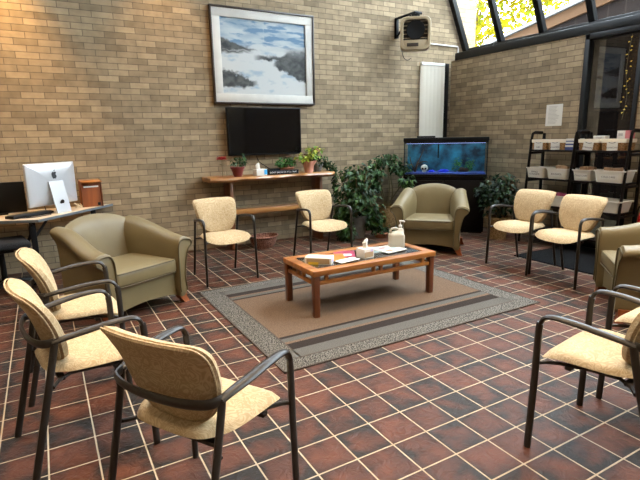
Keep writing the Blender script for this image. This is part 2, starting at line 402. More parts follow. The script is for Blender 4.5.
# ------------------------------------------------------------------ the room
YB = 6.44; XR = 6.137; ZC = 5.6; XL = -3.2; YF = -3.2
struct(B().box(((XL+XR+.45)/2, (YF+YB)/2, -.1), (XR+.45-XL, YB-YF+.3, .2)).obj('floor', 'tile', smooth=False))
struct(B().box(((XL+6.82)/2, YB+.15, 2.3), (6.82-XL, .3, 4.8)).obj('wall_back', 'brick', smooth=False))
ZS = 2.68
struct(B().box((XR+.215, (3.956+6.30)/2, ZS/2), (.43, 6.30-3.956, ZS)).obj('wall_right', 'brick', smooth=False))
struct(B().box((XR+.215, (YF+3.25)/2, ZS/2), (.43, 3.25-YF, ZS)).obj('wall_right', 'brick', smooth=False))
struct(B().box((XL-.1, (YF+YB)/2, ZC/2), (.2, YB-YF, ZC)).obj('wall_left', 'brick', smooth=False))
struct(B().box(((XL+XR)/2, YF-.1, ZC/2), (XR-XL+.9, .2, ZC)).obj('wall_front', 'brick', smooth=False))
KS = .469; XB = 6.57; ZB = 2.90
xtop = XB-KS*(ZC-ZB)
XS = xtop
struct(B().box(((XL+XS)/2, (YF+YB)/2, ZC+.05), (XS-XL+.1, YB-YF, .1)).obj('ceiling', 'white_paint', smooth=False))

# sloped glazing over the right wall
gz = bpy.data.objects.new('window_1', None); COL.objects.link(gz); struct(gz)
B().box((XR+.22, (YF+6.21)/2, (ZS+2.795)/2), (.46, 6.21-YF, 2.795-ZS), .006).obj('window_sill', 'dark_alu', gz)
tilt = Matrix.Rotation(-math.atan(KS), 4, 'Y'); ln = math.hypot(ZC-ZB, XB-xtop)
mid = Vector(((XB+xtop)/2, 0, (ZC+ZB)/2))
ys = [6.38-.748*k for k in range(13)]
for y in ys:
    b = B(); b.box(mid+Vector((0, y, 0)), (.09, .045, ln+.12), .004, mx=tilt); b.box(mid+Vector((-.05, y, -.02)), (.02, .085, ln+.1), .003, mx=tilt)
    b.obj('mullion', 'dark_alu', gz)
B().box((XB-.02, (YF+6.3)/2, ZB-.05), (.10, 6.3-YF, .12), .004).obj('bottom_rail', 'dark_alu', gz)
for a, c in zip(ys, ys[1:]):
    B().box(mid+Vector((.01, (a+c)/2, 0)), (.008, a-c-.05, ln), mx=tilt).obj('pane', 'pane', gz, smooth=False)

# glass door in the right wall
d1 = bpy.data.objects.new('door_1', None); COL.objects.link(d1); struct(d1)
b = B(); b.box((XR+.03, 3.956-.03, ZS/2), (.10, .065, ZS), .004); b.box((XR+.03, 3.275, ZS/2), (.10, .05, ZS), .004); b.box((XR+.03, 3.6, ZS-.035), (.10, .70, .07), .004); b.box((XR+.03, 3.6, .06), (.10, .64, .12), .004)
b.obj('door_frame', 'dark_alu', d1)
B().box((XR+.07, 3.60, 1.36), (.008, .63, 2.5), rz=R(-3)).obj('door_pane', 'dark_pane', d1, smooth=False)

# tall narrow window in the corner behind the blind
w2 = bpy.data.objects.new('window_2', None); COL.objects.link(w2); struct(w2)
b = B(); b.box((6.098, YB-.05, 1.325), (.078, .10, 2.65), .004); b.box((5.84, YB-.012, 2.62), (.47, .024, .05), .003)
b.obj('window_frame', 'dark_alu', w2)
B().box((5.84, YB-.006, 1.32), (.47, .006, 2.56)).obj('pane', 'black_gloss', w2, smooth=False)
vb = thing('vertical_blind', 'cream vertical slat blind hanging over the narrow corner window behind the fish tank', 'blind', (5.80, YB-.07, 0))
B().box((0, 0, 2.625), (.51, .045, .045), .004).obj('headrail', 'white', vb)
for k in range(6):
    x = -.205+.082*k
    B().tube([(x, 0, 2.60), (x, 0, .9)], .050, 8, flat=(.08, .95), up=(.66, .75, 0)).obj('slat', 'blind', vb)

# conduit on the back wall
tag(B().tube([(5.70, YB-.02, 2.952), (6.395, YB-.02, 2.948), (6.405, YB-.02, 2.93), (6.405, YB-.02, 2.82)], .011, 8).obj('conduit_pipe', 'pipe'), 'thin pale conduit pipe running along the back wall above the blind', 'pipe')

# ------------------------------------------------------------------ outside
struct(B().box((14, 6, -.35), (14.6, 40, .3)).obj('ground', 'ground', smooth=False))
nb = thing('neighbouring_wing', 'dark brown boarded building wing with a sloping tan fascia outside the window', 'building', (9.5, 0, 0))
zt = lambda y: 3.92+.19*(6.74-y)
yy = (9.9, 0.5)
b = B(); b.prism([(yy[0], -.2), (yy[1], -.2), (yy[1], zt(yy[1])-.2), (yy[0], zt(yy[0])-.2)], 0, .25, Matrix(((0, 0, 1, .03), (1, 0, 0, 0), (0, 1, 0, 0), (0, 0, 0, 1))))
b.obj('siding_wall', 'siding', nb, smooth=False)
mxs = Matrix(((0, 0, 1, 0), (1, 0, 0, 0), (0, 1, 0, 0), (0, 0, 0, 1)))
b = B(); b.prism([(yy[0], zt(yy[0])-.26), (yy[1], zt(yy[1])-.30), (yy[1], zt(yy[1])-.07), (yy[0], zt(yy[0])-.05)], -.04, .05, mxs); b.obj('fascia', 'fascia', nb, smooth=False)
b = B(); b.prism([(yy[0]+.1, zt(yy[0]+.1)-.06), (yy[1], zt(yy[1])-.08), (yy[1], zt(yy[1])), (yy[0]+.1, zt(yy[0]+.1))], -.12, .4, mxs); b.obj('roof_edge', 'gutter', nb, smooth=False)
def tree(loc, h, rad, label, n=2600, seed=1):
    rnd = random.Random(seed); t = thing('autumn_tree', label, 'tree', loc, 0, 'yellow trees outside the window')
    b = B(); b.tube([(0, 0, -.2), (.05, .03, h*.35), (-.05, .1, h*.6), (.05, .05, h*.9)], [.12, .09, .06, .02], 8, 3)
    for k in range(9):
        a = k*2.4; z = h*(.3+.06*k); b.tube([(0, 0.03, z), (rad*.45*math.cos(a), rad*.45*math.sin(a), z+h*.12), (rad*.85*math.cos(a), rad*.85*math.sin(a), z+h*.17)], [.035, .02, .008], 5, 2)
    b.obj('trunk', 'bark', t)
    f = B(); cl = [(rnd.gauss(0, .5)*rad, rnd.gauss(0, .5)*rad, h*(.30+.65*rnd.random())) for k in range(34)]
    for k in range(n):
        c = rnd.choice(cl); p = Vector(c)+Vector((rnd.gauss(0, 1), rnd.gauss(0, 1), rnd.gauss(0, .8)))*rad*.22
        d = Vector((rnd.uniform(-1, 1), rnd.uniform(-1, 1), rnd.uniform(-.9, .3)))
        v = rnd.random(); col = (.21+.10*v, .175+.08*v, .002+.003*v) if rnd.random() < .85 else (.13, .15, .004)
        f.leaf(p, d, (rnd.uniform(-1, 1), rnd.uniform(-1, 1), 1), rnd.uniform(.14, .25), rnd.uniform(.11, .18), col)
    f.obj('foliage', 'tree_leaf', t, smooth=False)
tree((13.2, 12.3, 0), 7.4, 2.6, 'yellow autumn tree nearest the corner of the slanted window', 7000, 3)
tree((14.2, 8.6, 0), 7.2, 2.0, 'yellow autumn tree behind the roof edge in the third window pane', 3600, 5)

# ------------------------------------------------------------------ waiting chairs
def arc_outline():
    pts = [(0, .195), (.12, .193), (.205, .188), (.230, .170), (.239, .135), (.230, .06), (.214, -.03), (.182, -.10), (.14, -.145), (.085, -.168), (0, -.173)]
    full = pts+[(-x, y) for x, y in pts[1:-1]][::-1]
    return [(p.x, p.y) for p in catmull([(x, y, 0) for x, y in full], 3, True)]
def seat_outline():
    pts = [(0, -.272), (.13, -.267), (.21, -.242), (.246, -.19), (.248, -.10), (.228, .05), (.190, .12), (.145, .162), (.075, .172), (0, .172)]
    full = pts+[(-x, y) for x, y in pts[1:-1]][::-1]
    return [(p.x, p.y) for p in catmull([(x, y, 0) for x, y in full], 3, True)]
def make_chair(label, loc, rz, group):
    t = thing('waiting_chair', label, 'chair', loc, rz, group)
    for sx in (-1, 1):
        for nm in ('leg',):
            B().tube([(.283*sx, -.262, 0), (.277*sx, -.255, .35), (.274*sx, -.254, .59), (.273*sx, -.248, .633)], .0145, 10, 2, flat=(1.15, .9), up=(0, 1, 0)).obj('leg', 'black_metal', t)
        B().tube([(.243*sx, .268, 0), (.243*sx, .195, .30), (.242*sx, .128, .58), (.242*sx, .118, .634)], .0140, 10, 2, flat=(1.15, .9), up=(0, 1, 0)).obj('leg', 'black_metal', t)
        B().tube([(.273*sx, -.249, .628), (.273*sx, -.233, .660), (.272*sx, -.195, .674), (.270*sx, -.10, .672), (.263*sx, -.01, .660), (.252*sx, .065, .648), (.241*sx, .124, .634)],
                 [.0145, .0155, .017, .019, .020, .0185, .016], 10, 3, flat=(.70, 1.12)).obj('armrest', 'black_metal', t)
    B().tube([(.241, .118, .635), (.230, .148, .632), (.197, .172, .629), (.11, .192, .626), (0, .198, .625), (-.11, .192, .626), (-.197, .172, .629), (-.230, .148, .632), (-.241, .118, .635)], .0165, 10, 3, flat=(1.15, .6)).obj('back_band', 'black_metal', t)
    b = B()
    for sx in (-1, 1): b.tube([(.272*sx, -.25, .438), (.215*sx, -.17, .444), (.17*sx, .06, .446), (.242*sx, .145, .432)], .009, 8, 2)
    b.box((0, -.13, .440), (.47, .03, .018), .004); b.box((0, .10, .442), (.40, .03, .018), .004)
    b.obj('seat_frame', 'black_metal', t)
    def sf(u, v, d):
        z = .466+d-.050*max(0, (-v-.13)/.145)**2+.012*max(0, (v-.1)/.1)**2+.010*(u/.25)**2
        return Vector((u, v-.015, z))
    B().pillow(seat_outline(), sf, .034, .014, 9, 5).obj('seat', 'fabric', t)
    def bf(u, v, d):
        z = .655+v; y = .125+.27*v+1.3*max(0, v)**2-.60*u*u
        return Vector((u, y-d, z))
    B().pillow(arc_outline(), bf, .040, .032, 10, 9).obj('backrest', 'fabric', t)
    ol = arc_outline(); ring = [bf(u*.985, v*.985, -.016) for u, v in ol]
    pb = B(); pb.tube(ring+[ring[0]], .004, 5); pb.obj('piping', 'fabric', t)
    return t
G1 = 'patterned waiting room chairs'
specs = [
 ((.398, 1.70), (.85, .526), 'cream patterned armchair in the near left foreground seen from behind its back'),
 ((.03, 2.52), (.983, .165), 'cream patterned armchair, middle of the three in the left row, half off the left edge'),
 ((.045, 3.262), (1, .02), 'cream patterned armchair of the left row nearest the olive armchair and desk'),
 ((1.595, 4.985), (.05, -.998), 'cream armchair before the left end of the wooden console table, beside the olive armchair'),
 ((2.82, 4.975), (0.0, -1), 'cream armchair before the right end of the console table, beside the big leafy plant'),
 ((4.66, 3.545), (-.999, -.04), 'cream armchair before the shelves, the one nearer the fish tank'),
 ((4.59, 2.94), (-.998, .05), 'cream armchair before the shelves, the one nearer the right olive armchair'),
 ((2.195, 1.11), (-.162, .987), 'cream armchair in the right foreground with its whole seat and front leg in view'),
 ((2.90, 1.17), (-.10, .995), 'cream armchair cut by the right edge, between foreground chair and right olive armchair'),
]
proto = None
for (x, y), f, lab in specs:
    if proto is None: proto = make_chair(lab, (x, y, 0), facing(f), G1)
    else: dup(proto, (x, y, 0), facing(f), lab)

# ------------------------------------------------------------------ olive armchairs
def make_armchair(label, loc, rz, group):
    KX = 1.09
    t = thing('club_armchair', label, 'armchair', loc, rz, group)
    for sx in (-1, 1):
        rings = []; N = 13
        for i in range(N+1):
            q = i/N; y = -.385+.70*q; k = q*q*(3-2*q)
            up = .135*k; fl = 1-.55*k; inn = -.05*k
            x0 = .30
            pr = [(.335+.02*(1-q), .085), (.345, .22), (.358+.006*fl, .38), (.375+.022*fl, .50+up*.7), (.405+.040*fl, .553+up), (.408+.030*fl, .592+up), (.375+.012*fl, .617+up), (.330+.0*fl, .612+up), (.300+inn*.5, .575+up), (.288+inn, .50+up*.6), (.285+inn, .30), (.285, .085)]
            sec = catmull([(sx*(a*KX-.042*k*min(1, max(0, z-.12)/.45)), y, z+.018*k*min(1, z/.6)) for a, z in pr], 3, True)
            rings.append(sec)
        # ease the front edge
        c = sum(rings[0], Vector())/len(rings[0])
        r0 = [p+(c-p)*.10+Vector((0, -.012, 0)) for p in rings[0]]
        a = B().loft([r0]+rings).obj('armrest', 'leather', t, ang=50)
        B().tube([p+Vector((0, -.006, 0)) for p in r0[:-2]], .006, 6).obj('piping', 'piping', a)
    def outline():
        pts = [(0, .415), (.12, .405), (.22, .375), (.30, .325), (.335, .26), (.335, .10), (.325, -.30), (.2, -.33), (0, -.33)]
        full = pts+[(-x, y) for x, y in pts[1:-1]][::-1]
        return [(p.x, p.y) for p in catmull([(x, y, 0) for x, y in full], 3, True)]
    def bf(u, v, d):
        z = .415+v; y = .285+.17*v-.85*u*u*max(.2, min(1, .4+v))
        return Vector((u*KX, y-d, z))
    B().pillow(outline(), bf, .075, .085, 9, 4).obj('backrest', 'leather', t, ang=60)
    # body with an arched front skirt
    b = B(); top = .30; n = 12
    pl = [(.295*(1-2*i/n), .082+.035*(1-(1-2*i/n)**2)) for i in range(n+1)]
    poly = [(x*KX, z) for x, z in pl]+[(-.295*KX, top), (.295*KX, top)]
    b.prism(poly, -.34, .34, Matrix(((1, 0, 0, 0), (0, 0, 1, 0), (0, 1, 0, 0), (0, 0, 0, 1))))
    b.obj('base', 'leather', t, ang=30)
    oc = rrect(.568*KX, .60, .05)
    def cf(u, v, d): return Vector((u, v-.085, .372+d+(.012*(1-(u/.28)**2) if d > 0 else 0)))
    c = B(); c.box((0, -.085, .368), (.566*KX, .60, .125), .028, seg=3); c.pillow(oc, lambda u, v, d: Vector((u*.97, v*.97-.085, .420+d)), .028, .01, 7, 3)
    cu = c.obj('seat_cushion', 'leather', t, ang=60)
    p = B()
    for z in (.424, .312):
        lp = [(u*1.0, v*1.0-.085, z) for u, v in oc]; p.tube(lp+[lp[0]], .005, 5)
    p.obj('piping', 'piping', cu)
    for sx in (-1, 1):
        for y0, s in ((-.32, -1), (.27, 1)):
            f = B(); rr = []
            for z, o, w in ((0, .045, .026), (.045, .018, .034), (.100, .004, .044)):
                cx = sx*(.325*KX+o); cy = y0+s*o*.8
                rr.append([Vector((cx+a*w, cy+e*w, z)) for a, e in ((-1, -1), (1, -1), (1, 1), (-1, 1))])
            f.loft(rr); f.obj('foot', 'orange_wood', t, ang=30)
    return t
G2 = 'olive vinyl club armchairs'
AC = make_armchair('large olive vinyl armchair at left beside the desk, facing the rug', (.505, 4.53, 0), facing((.46, -.888)), G2)
dup(AC, (4.42, 4.80, 0), facing((-.74, -.67)), 'olive vinyl armchair in front of the fish tank')
dup(AC, (4.37, 1.985, 0), facing((-.663, .748)), 'olive vinyl armchair cut by the right edge of the view')

# ------------------------------------------------------------------ rug
rg = thing('area_rug', 'flat woven tan rug with grey tweed border and dark stripes under the coffee table', 'rug', (2.45, 3.58, 0))
x0, x1, y0, y1 = -1.26, 1.26, -.98, .98
def strip(a, b_, c, d, m, nm, z=.008):
    return (a, b_, c, d, m, nm, z)
bw = .20
b = B(); b.box((0, 0, .004), (x1-x0, y1-y0, .008), .003); b.obj('border', 'tweed', rg)
def flat(nm, m, xa, xb, ya, yb, z=.0088): B().box(((xa+xb)/2, (ya+yb)/2, z/2+.0005), (xb-xa, yb-ya, z)).obj(nm, m, rg, smooth=False)
flat('edge_binding', 'line_band', x0, x1, y0, y0+.012); flat('edge_binding', 'line_band', x0, x1, y1-.012, y1); flat('edge_binding', 'line_band', x0, x0+.012, y0, y1); flat('edge_binding', 'line_band', x1-.012, x1, y0, y1)
flat('field', 'tan_pile', x0+bw, x1-bw, y0+.52, y1-.44)
for ya, yb, m, n_ in ((.145, .155, 'line_band', 'stripe'), (.155, .28, 'grey_band', 'stripe'), (.28, .385, 'brown_band', 'stripe'), (.385, .42, 'tan_pile', 'stripe'), (.42, .485, 'grey_band', 'stripe'), (.485, .52, 'brown_band', 'stripe')):
    flat(n_, m, x0+(bw if ya > .16 else .16), x1-(bw if ya > .16 else .16), y0+ya, y0+yb)
    k = .44/.52
    flat(n_, m, x0+(bw if ya > .16 else .16), x1-(bw if ya > .16 else .16), y1-yb*k, y1-ya*k)
flat('stripe', 'line_band', x0+bw-.012, x0+bw, y0+.15, y1-.13); flat('stripe', 'line_band', x1-bw, x1-bw+.012, y0+.15, y1-.13)

# ------------------------------------------------------------------ coffee table
ct = thing('coffee_table', 'honey oak coffee table with dark glass inset standing on the rug', 'table', (2.46, 3.60, .009))
hx, hy, H = .65, .285, .405
for sx in (-1, 1):
    for sy in (-1, 1):
        B().box((sx*(hx-.03), sy*(hy-.03), (H-.045)/2), (.055, .055, H-.045), .004, taper=.92).obj('leg', 'table_wood_v', ct)
b = B()
for s in (-1, 1):
    b.box((0, s*(hy-.035), H-.024), (2*hx+.01, .085, .048), .006); b.box((s*(hx-.035), 0, H-.024), (.085, 2*hy-.1, .047), .006)
b.obj('top_frame', 'table_wood', ct)
b = B()
for s in (-1, 1):
    b.box((0, s*(hy-.03), H-.075), (2*hx-.08, .022, .045), .003) if False else None
    b.box((0, s*(hy-.028), .292), (2*hx-.08, .028, .034), .004); b.box((s*(hx-.028), 0, .292), (.028, 2*hy-.08, .034), .004)
    for x in (-.52, -.04, .04, .52): b.box((x, s*(hy-.028), .334), (.032, .026, .054), .002)
    for y in (-.05, .05): b.box((s*(hx-.028), y, .334), (.026, .032, .054), .002)
b.obj('lower_rail', 'table_wood', ct)
B().box((0, 0, H-.014), (2*hx-.14, 2*hy-.14, .012)).obj('glass_inset', 'inset', ct, smooth=False)
ZT = .009+H-.008     # inset surface
ZF = .009+H+.001
def tissue_box(label, loc, rz, s, main, panel, lying=False):
    t = thing('tissue_box', label, 'tissue box', loc, rz)
    B().box((0, 0, s[2]/2), s, .003).obj('carton', main, t)
    return t
tb = tissue_box('long white tissue box with a yellow end at the near corner of the coffee table', (2.00, 3.56, ZT), R(-42), (.235, .12, .06), 'paper', 'yellow')
B().box((0, -.0605, .03), (.20, .002, .045)).obj('printed_side', 'beige_card', tb, smooth=False); B().box((-.04, -.0612, .012), (.09, .002, .022)).obj('printed_patch', 'yellow', tb, smooth=False)
B().box((.1178, 0, .034), (.002, .08, .03)).obj('printed_patch', 'lilac', tb, smooth=False)
B().pillow(rrect(.13, .05, .024), lambda u, v, d: Vector((u, v, .0605+d)), .007, .001, 5).obj('tissue', 'paper', tb)
tb2 = tissue_box('small square tissue box with a tissue standing up, middle of the coffee table', (2.453, 3.515, ZT), R(6), (.115, .115, .085), 'paper', 'beige_card')
B().box((-.005, -.058, .035), (.10, .002, .05)).obj('printed_side', 'beige_card', tb2, smooth=False); B().box((.03, -.0581, .069), (.028, .002, .02)).obj('printed_patch', 'lilac', tb2, smooth=False)
tp = B(); tp.loft([[Vector((.03*math.cos(a)*s+dx, .016*math.sin(a)*s*(1+.3*math.sin(3*a)), z)) for a in [2*PI*k/12 for k in range(12)]] for z, s, dx in ((.084, 1, 0), (.11, .75, .003), (.135, .95, -.004), (.158, .7, .012), (.172, .15, .018))])
tp.obj('tissue', 'paper', tb2)
def booklet(name, label, loc, rz, w, d, h, cover, cat='magazine', group=None, patch=None):
    t = thing(name, label, cat, loc, rz, group)
    B().box((0, 0, h/2), (w-.004, d-.004, max(h-.002, .001))).obj('pages', 'paper', t, smooth=False)
    B().box((0, 0, h-.0005), (w, d, .002)).obj('cover', cover, t, smooth=False)
    for q in patch or []: B().box((q[0], q[1], h+.0006), (q[2], q[3], .0006)).obj('cover_print', q[4], t, smooth=False)
    return t
GM = 'magazines on the coffee table'
booklet('magazine', 'orange covered magazine beside the long tissue box', (2.19, 3.63, ZT), R(-18), .21, .25, .010, 'orange', group=GM, patch=[(0, .08, .15, .02, 'terracotta')])
booklet('magazine', 'magenta covered magazine lying behind the orange one', (2.345, 3.70, ZT), R(-30), .20, .26, .006, 'magenta', group=GM, patch=[(.03, -.04, .07, .08, 'paper')])
booklet('pamphlet', 'white printed pamphlet in front of the orange magazine', (2.235, 3.475, ZF), R(10), .22, .10, .003, 'paper', 'pamphlet', group=GM, patch=[(0, 0, .15, .05, 'grey_ink')])
booklet('magazine', 'pale blue magazine at the bottom of the stack by the jug', (2.745, 3.66, ZT), R(-14), .31, .23, .008, 'pale_blue', group=GM)
booklet('magazine', 'white magazine with pink and red pictures on top by the jug', (2.785, 3.60, ZT+.009), R(8), .25, .24, .010, 'paper', group=GM, patch=[(-.04, .05, .10, .06, 'pink'), (.06, -.03, .06, .12, 'pale_blue'), (-.05, -.06, .08, .06, 'terracotta')])
tag(B().tube([(1.90, 3.80, ZT+.006), (1.97, 3.77, ZT+.007), (2.05, 3.72, ZT+.006)], .006, 6).obj('pen', 'dark_steel'), 'dark pen lying behind the long tissue box', 'pen')
jg = thing('jug', 'translucent white plastic jug with a moulded handle at far end of coffee table', 'jug', (2.925, 3.66, ZT), R(-25))
b = B(); oc = [(a, e) for a, e in rrect(.15, .12, .03)]
b.loft([[Vector((u*s+dx, v*s, z)) for u, v in oc] for z, s, dx in ((0, .93, 0), (.008, 1, 0), (.125, 1, 0), (.140, .92, 0), (.158, .62, .012), (.172, .34, .03), (.190, .27, .04), (.192, .22, .04))]); b.obj('bottle', 'jug', jg, ang=50)
B().tube([(-.052, 0, .142), (-.058, 0, .175), (-.03, 0, .192), (.015, 0, .185)], .011, 8, 3).obj('handle', 'jug', jg)
pb_ = thing('pump_bottle', 'white pump dispenser bottle behind the jug on the coffee table', 'pump bottle', (3.005, 3.70, ZT), R(-40))
B().lathe([(.0, 0), (.034, 0), (.036, .01), (.036, .15), (.030, .17), (.014, .182), (.014, .195), (0, .195)], n=16).obj('bottle', 'jug', pb_)
b = B(); b.lathe([(.0, .195), (.016, .195), (.016, .212), (.005, .214), (.005, .245), (0, .245)], n=12); b.tube([(-.012, 0, .250), (.01, 0, .252), (.045, 0, .244)], [.010, .010, .006], 8, 2); b.obj('pump', 'white', pb_)

# ------------------------------------------------------------------ console table on the back wall
ZCn = .992
cn = thing('console_table', 'live edge wooden console table against the back brick wall under the television', 'table', (0, 0, 0))
b = B(); xs = [1.83+.0386*i for i in range(49)]; rings = []
for i, x in enumerate(xs):
    e = 1-max(0, (1.89-x)/.06, (x-3.63)/.06)*.5
    fr = 6.00+.018*math.sin(x*7)+.012*math.sin(x*17+1)+.03*(1-e)*2; tk = .060+.006*math.sin(x*9+2)
    if x > 3.5: tk += .012*(x-3.5)/.2
    rings.append([Vector((x, 6.42, ZCn)), Vector((x, fr+.02, ZCn)), Vector((x, fr+.004, ZCn-.010)), Vector((x, fr-.006+.006*math.sin(x*31), ZCn-tk*.5)), Vector((x, fr+.014, ZCn-tk+.006)), Vector((x, fr+.035, ZCn-tk)), Vector((x, 6.42, ZCn-tk))])
b.loft(rings); b.obj('table_top', 'slab_wood', cn, ang=35)
for x in (2.135, 3.50):
    B().box((x, 6.26, (ZCn-.06)/2), (.05, .25, ZCn-.06), .006).obj('leg', 'slab_leg', cn)
B().box((2.82, 6.22, .51), (1.32, .16, .075), .008).obj('stretcher_shelf', 'slab_wood', cn)

def pot(b, r0, r1, h, lip=.012): b.lathe([(0, 0), (r0, 0), (r1, h-lip*2), (r1+lip, h-lip*2), (r1+lip, h), (r1-.008, h), (r1-.012, h-.03), (0, h-.03)], n=22); return b
GREENS = [(.012, .034, .005), (.020, .052, .007), (.009, .024, .004), (.034, .074, .011), (.015, .040, .008)]
def foliage(parent, blobs, n, size, cols, seed, drop=.3, mname='leaf', pale=0):
    rnd = random.Random(seed); f = B()
    for k in range(n):
        c, r = rnd.choice(blobs)
        v = Vector((rnd.gauss(0, 1), rnd.gauss(0, 1), rnd.gauss(0, 1))).normalized()*(rnd.random()**.45)
        p = Vector((c[0]+v.x*r[0], c[1]+v.y*r[1], c[2]+v.z*r[2]))
        d = Vector((v.x+rnd.uniform(-.5, .5), v.y+rnd.uniform(-.5, .5), rnd.uniform(-.7, .5)-drop))
        col = rnd.choice(cols); j = rnd.uniform(.75, 1.3); col = tuple(min(1, q*j) for q in col)
        s = size*rnd.uniform(.7, 1.25)
        f.leaf(p, d, (v.x*.5+rnd.uniform(-.4, .4), v.y*.5-.3, 1), s, s*.74, col)
    return f.obj('foliage', mname, parent, smooth=False)
def stems(parent, lst, r=.006):
    b = B()
    for pts in lst: b.tube(pts, r, 6, 3)
    return b.obj('stems', 'stem', parent)
# things standing on the console
yC = 6.13
bv = thing('bud_vase', 'slim glass vase holding one red flower at the left end of the console', 'vase', (2.03, yC+.02, ZCn))
B().lathe([(.028, .002), (.032, .02), (.03, .09), (.016, .13), (.018, .15)], n=16).obj('vase', 'clear', bv)
b = B(); b.tube([(0, 0, .01), (.004, 0, .12), (.0, -.005, .22)], .004, 6, 3)
for a in range(3): b.leaf((0, 0, .15), (math.cos(a*2.1), math.sin(a*2.1), .4), (0, 0, 1), .07, .03)
b.obj('stem', 'stem', bv)
b = B()
for a in range(14):
    an = a*2.4; e = .1+.06*a; b.leaf((0, -.005, .225), (math.cos(an), math.sin(an), e), (0, 0, 1), .085, .055)
b.obj('flower', 'red', bv, smooth=False)
rp = thing('potted_plant', 'small green plant in an oxblood red pot on the left of the console', 'plant', (2.225, yC-.02, ZCn))
pot(B(), .052, .085, .13).obj('pot', 'red_pot', rp); B().lathe([(0, .105), (.082, .105)], n=16).obj('soil', 'soil', rp)
stems(rp, [[(0, 0, .1), (.05*math.cos(a), .05*math.sin(a), .17), (.09*math.cos(a), .09*math.sin(a), .22)] for a in (0, 1.2, 2.3, 3.5, 4.6, 5.6)], .004)
foliage(rp, [((0, 0, .19), (.10, .08, .07)), ((.06, 0, .22), (.05, .05, .08))], 60, .06, GREENS+[(.14, .22, .14)], 11)
tb3 = tissue_box('white tissue box with a blue corner and a raised tissue on the console', (2.535, yC-.03, ZCn), R(8), (.16, .11, .085), 'paper', 'blue_print')
B().box((.058, -.0565, .045), (.045, .002, .065)).obj('printed_patch', 'blue_print', tb3, smooth=False)
tp = B(); tp.loft([[Vector((.034*math.cos(a)*s+dx-.02, .018*math.sin(a)*s, z)) for a in [2*PI*k/12 for k in range(12)]] for z, s, dx in ((.084, 1, 0), (.11, .9, -.01), (.14, .95, -.012), (.16, .55, -.005), (.168, .1, 0))]); tp.obj('tissue', 'paper', tb3)
rt = thing('remote_box', 'small black media box lying behind the lettered sign on the console', 'electronics', (2.80, yC+.13, ZCn))
B().box((0, 0, .035), (.20, .12, .07), .008).obj('case', 'black', rt); B().box((-.06, -.061, .035), (.02, .002, .006)).obj('indicator', 'grey_ink', rt, smooth=False)
sg = thing('desk_sign', 'long black sign reading DON\'T GROW UP IT\'S A TRAP on the console', 'sign', (2.865, yC-.06, ZCn), 0)
B().box((0, 0, .029), (.47, .022, .058), .003).obj('board', 'black', sg)
text('lettering', "DON'T GROW UP. IT'S A TRAP", .032, 'white', sg, (0, -.0118, .029), (R(90), 0, 0), sx=.92)
bp_ = thing('potted_plant', 'bushy green plant in a shallow terracotta bowl behind the lettered sign', 'plant', (2.985, yC+.09, ZCn))
B().lathe([(0, 0), (.07, 0), (.11, .075), (.118, .08), (.112, .085), (.10, .07), (0, .065)], n=22).obj('bowl', 'terracotta', bp_)
stems(bp_, [[(0, 0, .06), (.05*math.cos(a), .04*math.sin(a), .13), (.10*math.cos(a), .07*math.sin(a), .17)] for a in (0, 1, 2, 3, 4, 5)], .004)
foliage(bp_, [((-.02, -.01, .15), (.13, .09, .07))], 110, .062, [(.030, .10, .012), (.055, .15, .02), (.018, .06, .010)], 12)
pp = thing('potted_plant', 'yellow green plant in a fluted pink terracotta pot on the console', 'plant', (3.295, yC-.01, ZCn))
b = B(); n = 28; rings = []
for z, r, w in ((0, .058, 0), (.03, .062, .002), (.10, .074, .005), (.145, .10, .012), (.165, .112, .016), (.158, .098, .012), (.13, .07, .003), (.13, .002, 0)):
    rings.append([Vector(((r+w*math.cos(7*2*PI*k/n))*math.cos(2*PI*k/n), (r+w*math.cos(7*2*PI*k/n))*math.sin(2*PI*k/n), z)) for k in range(n)])
b.loft(rings); b.obj('pot', 'pink_terracotta', pp, ang=60)
stems(pp, [[(0, 0, .12), (.06*math.cos(a)+.05, .06*math.sin(a), .22), (.14*math.cos(a)+.08, .1*math.sin(a), .32)] for a in (0, .9, 2.1, 3, 4.2, 5.3)], .005)
foliage(pp, [((.02, 0, .23), (.15, .10, .07)), ((.12, .02, .32), (.12, .08, .07)), ((-.08, -.02, .21), (.10, .07, .05))], 190, .068, [(.22, .30, .03), (.34, .36, .04), (.12, .22, .03), (.18, .10, .03)], 13)
iv = thing('potted_plant', 'dark trailing ivy in a small grey pot at the right end of the console', 'plant', (3.50, yC+.10, ZCn))
pot(B(), .05, .07, .11).obj('pot', 'grey_pot', iv)
stems(iv, [[(0, 0, .1), (.08, -.02, .16), (.16, -.02, .12), (.21, -.06, .03), (.235, -.10, -.06), (.24, -.10, -.30)], [(0, 0, .1), (.05, -.03, .2), (.1, -.05, .22)], [(0, 0, .1), (-.08, -.03, .2), (-.1, -.05, .25)]], .004)
foliage(iv, [((.0, -.02, .16), (.14, .09, .11)), ((.14, -.03, .10), (.10, .07, .06)), ((.22, -.07, .02), (.04, .04, .08)), ((.24, -.10, -.16), (.035, .03, .14))], 240, .055, GREENS, 14)
bk = thing('wicker_basket', 'reddish wicker basket on the floor under the console table', 'basket', (2.56, 6.13, 0), R(15))
b = B(); b.lathe([(.0, .004), (.14, 0), (.175, .06), (.195, .145), (.205, .15), (.195, .155), (.165, .06), (.13, .015), (0, .012)], n=28, sx=1.1, sy=.78); b.obj('body', 'wicker_red', bk)
b = B(); b.tube([(.212*math.cos(2*PI*k/24)*1.03, .155*math.sin(2*PI*k/24)*1.03, .15) for k in range(25)], .012, 6); b.obj('rim', 'wicker_red', bk)
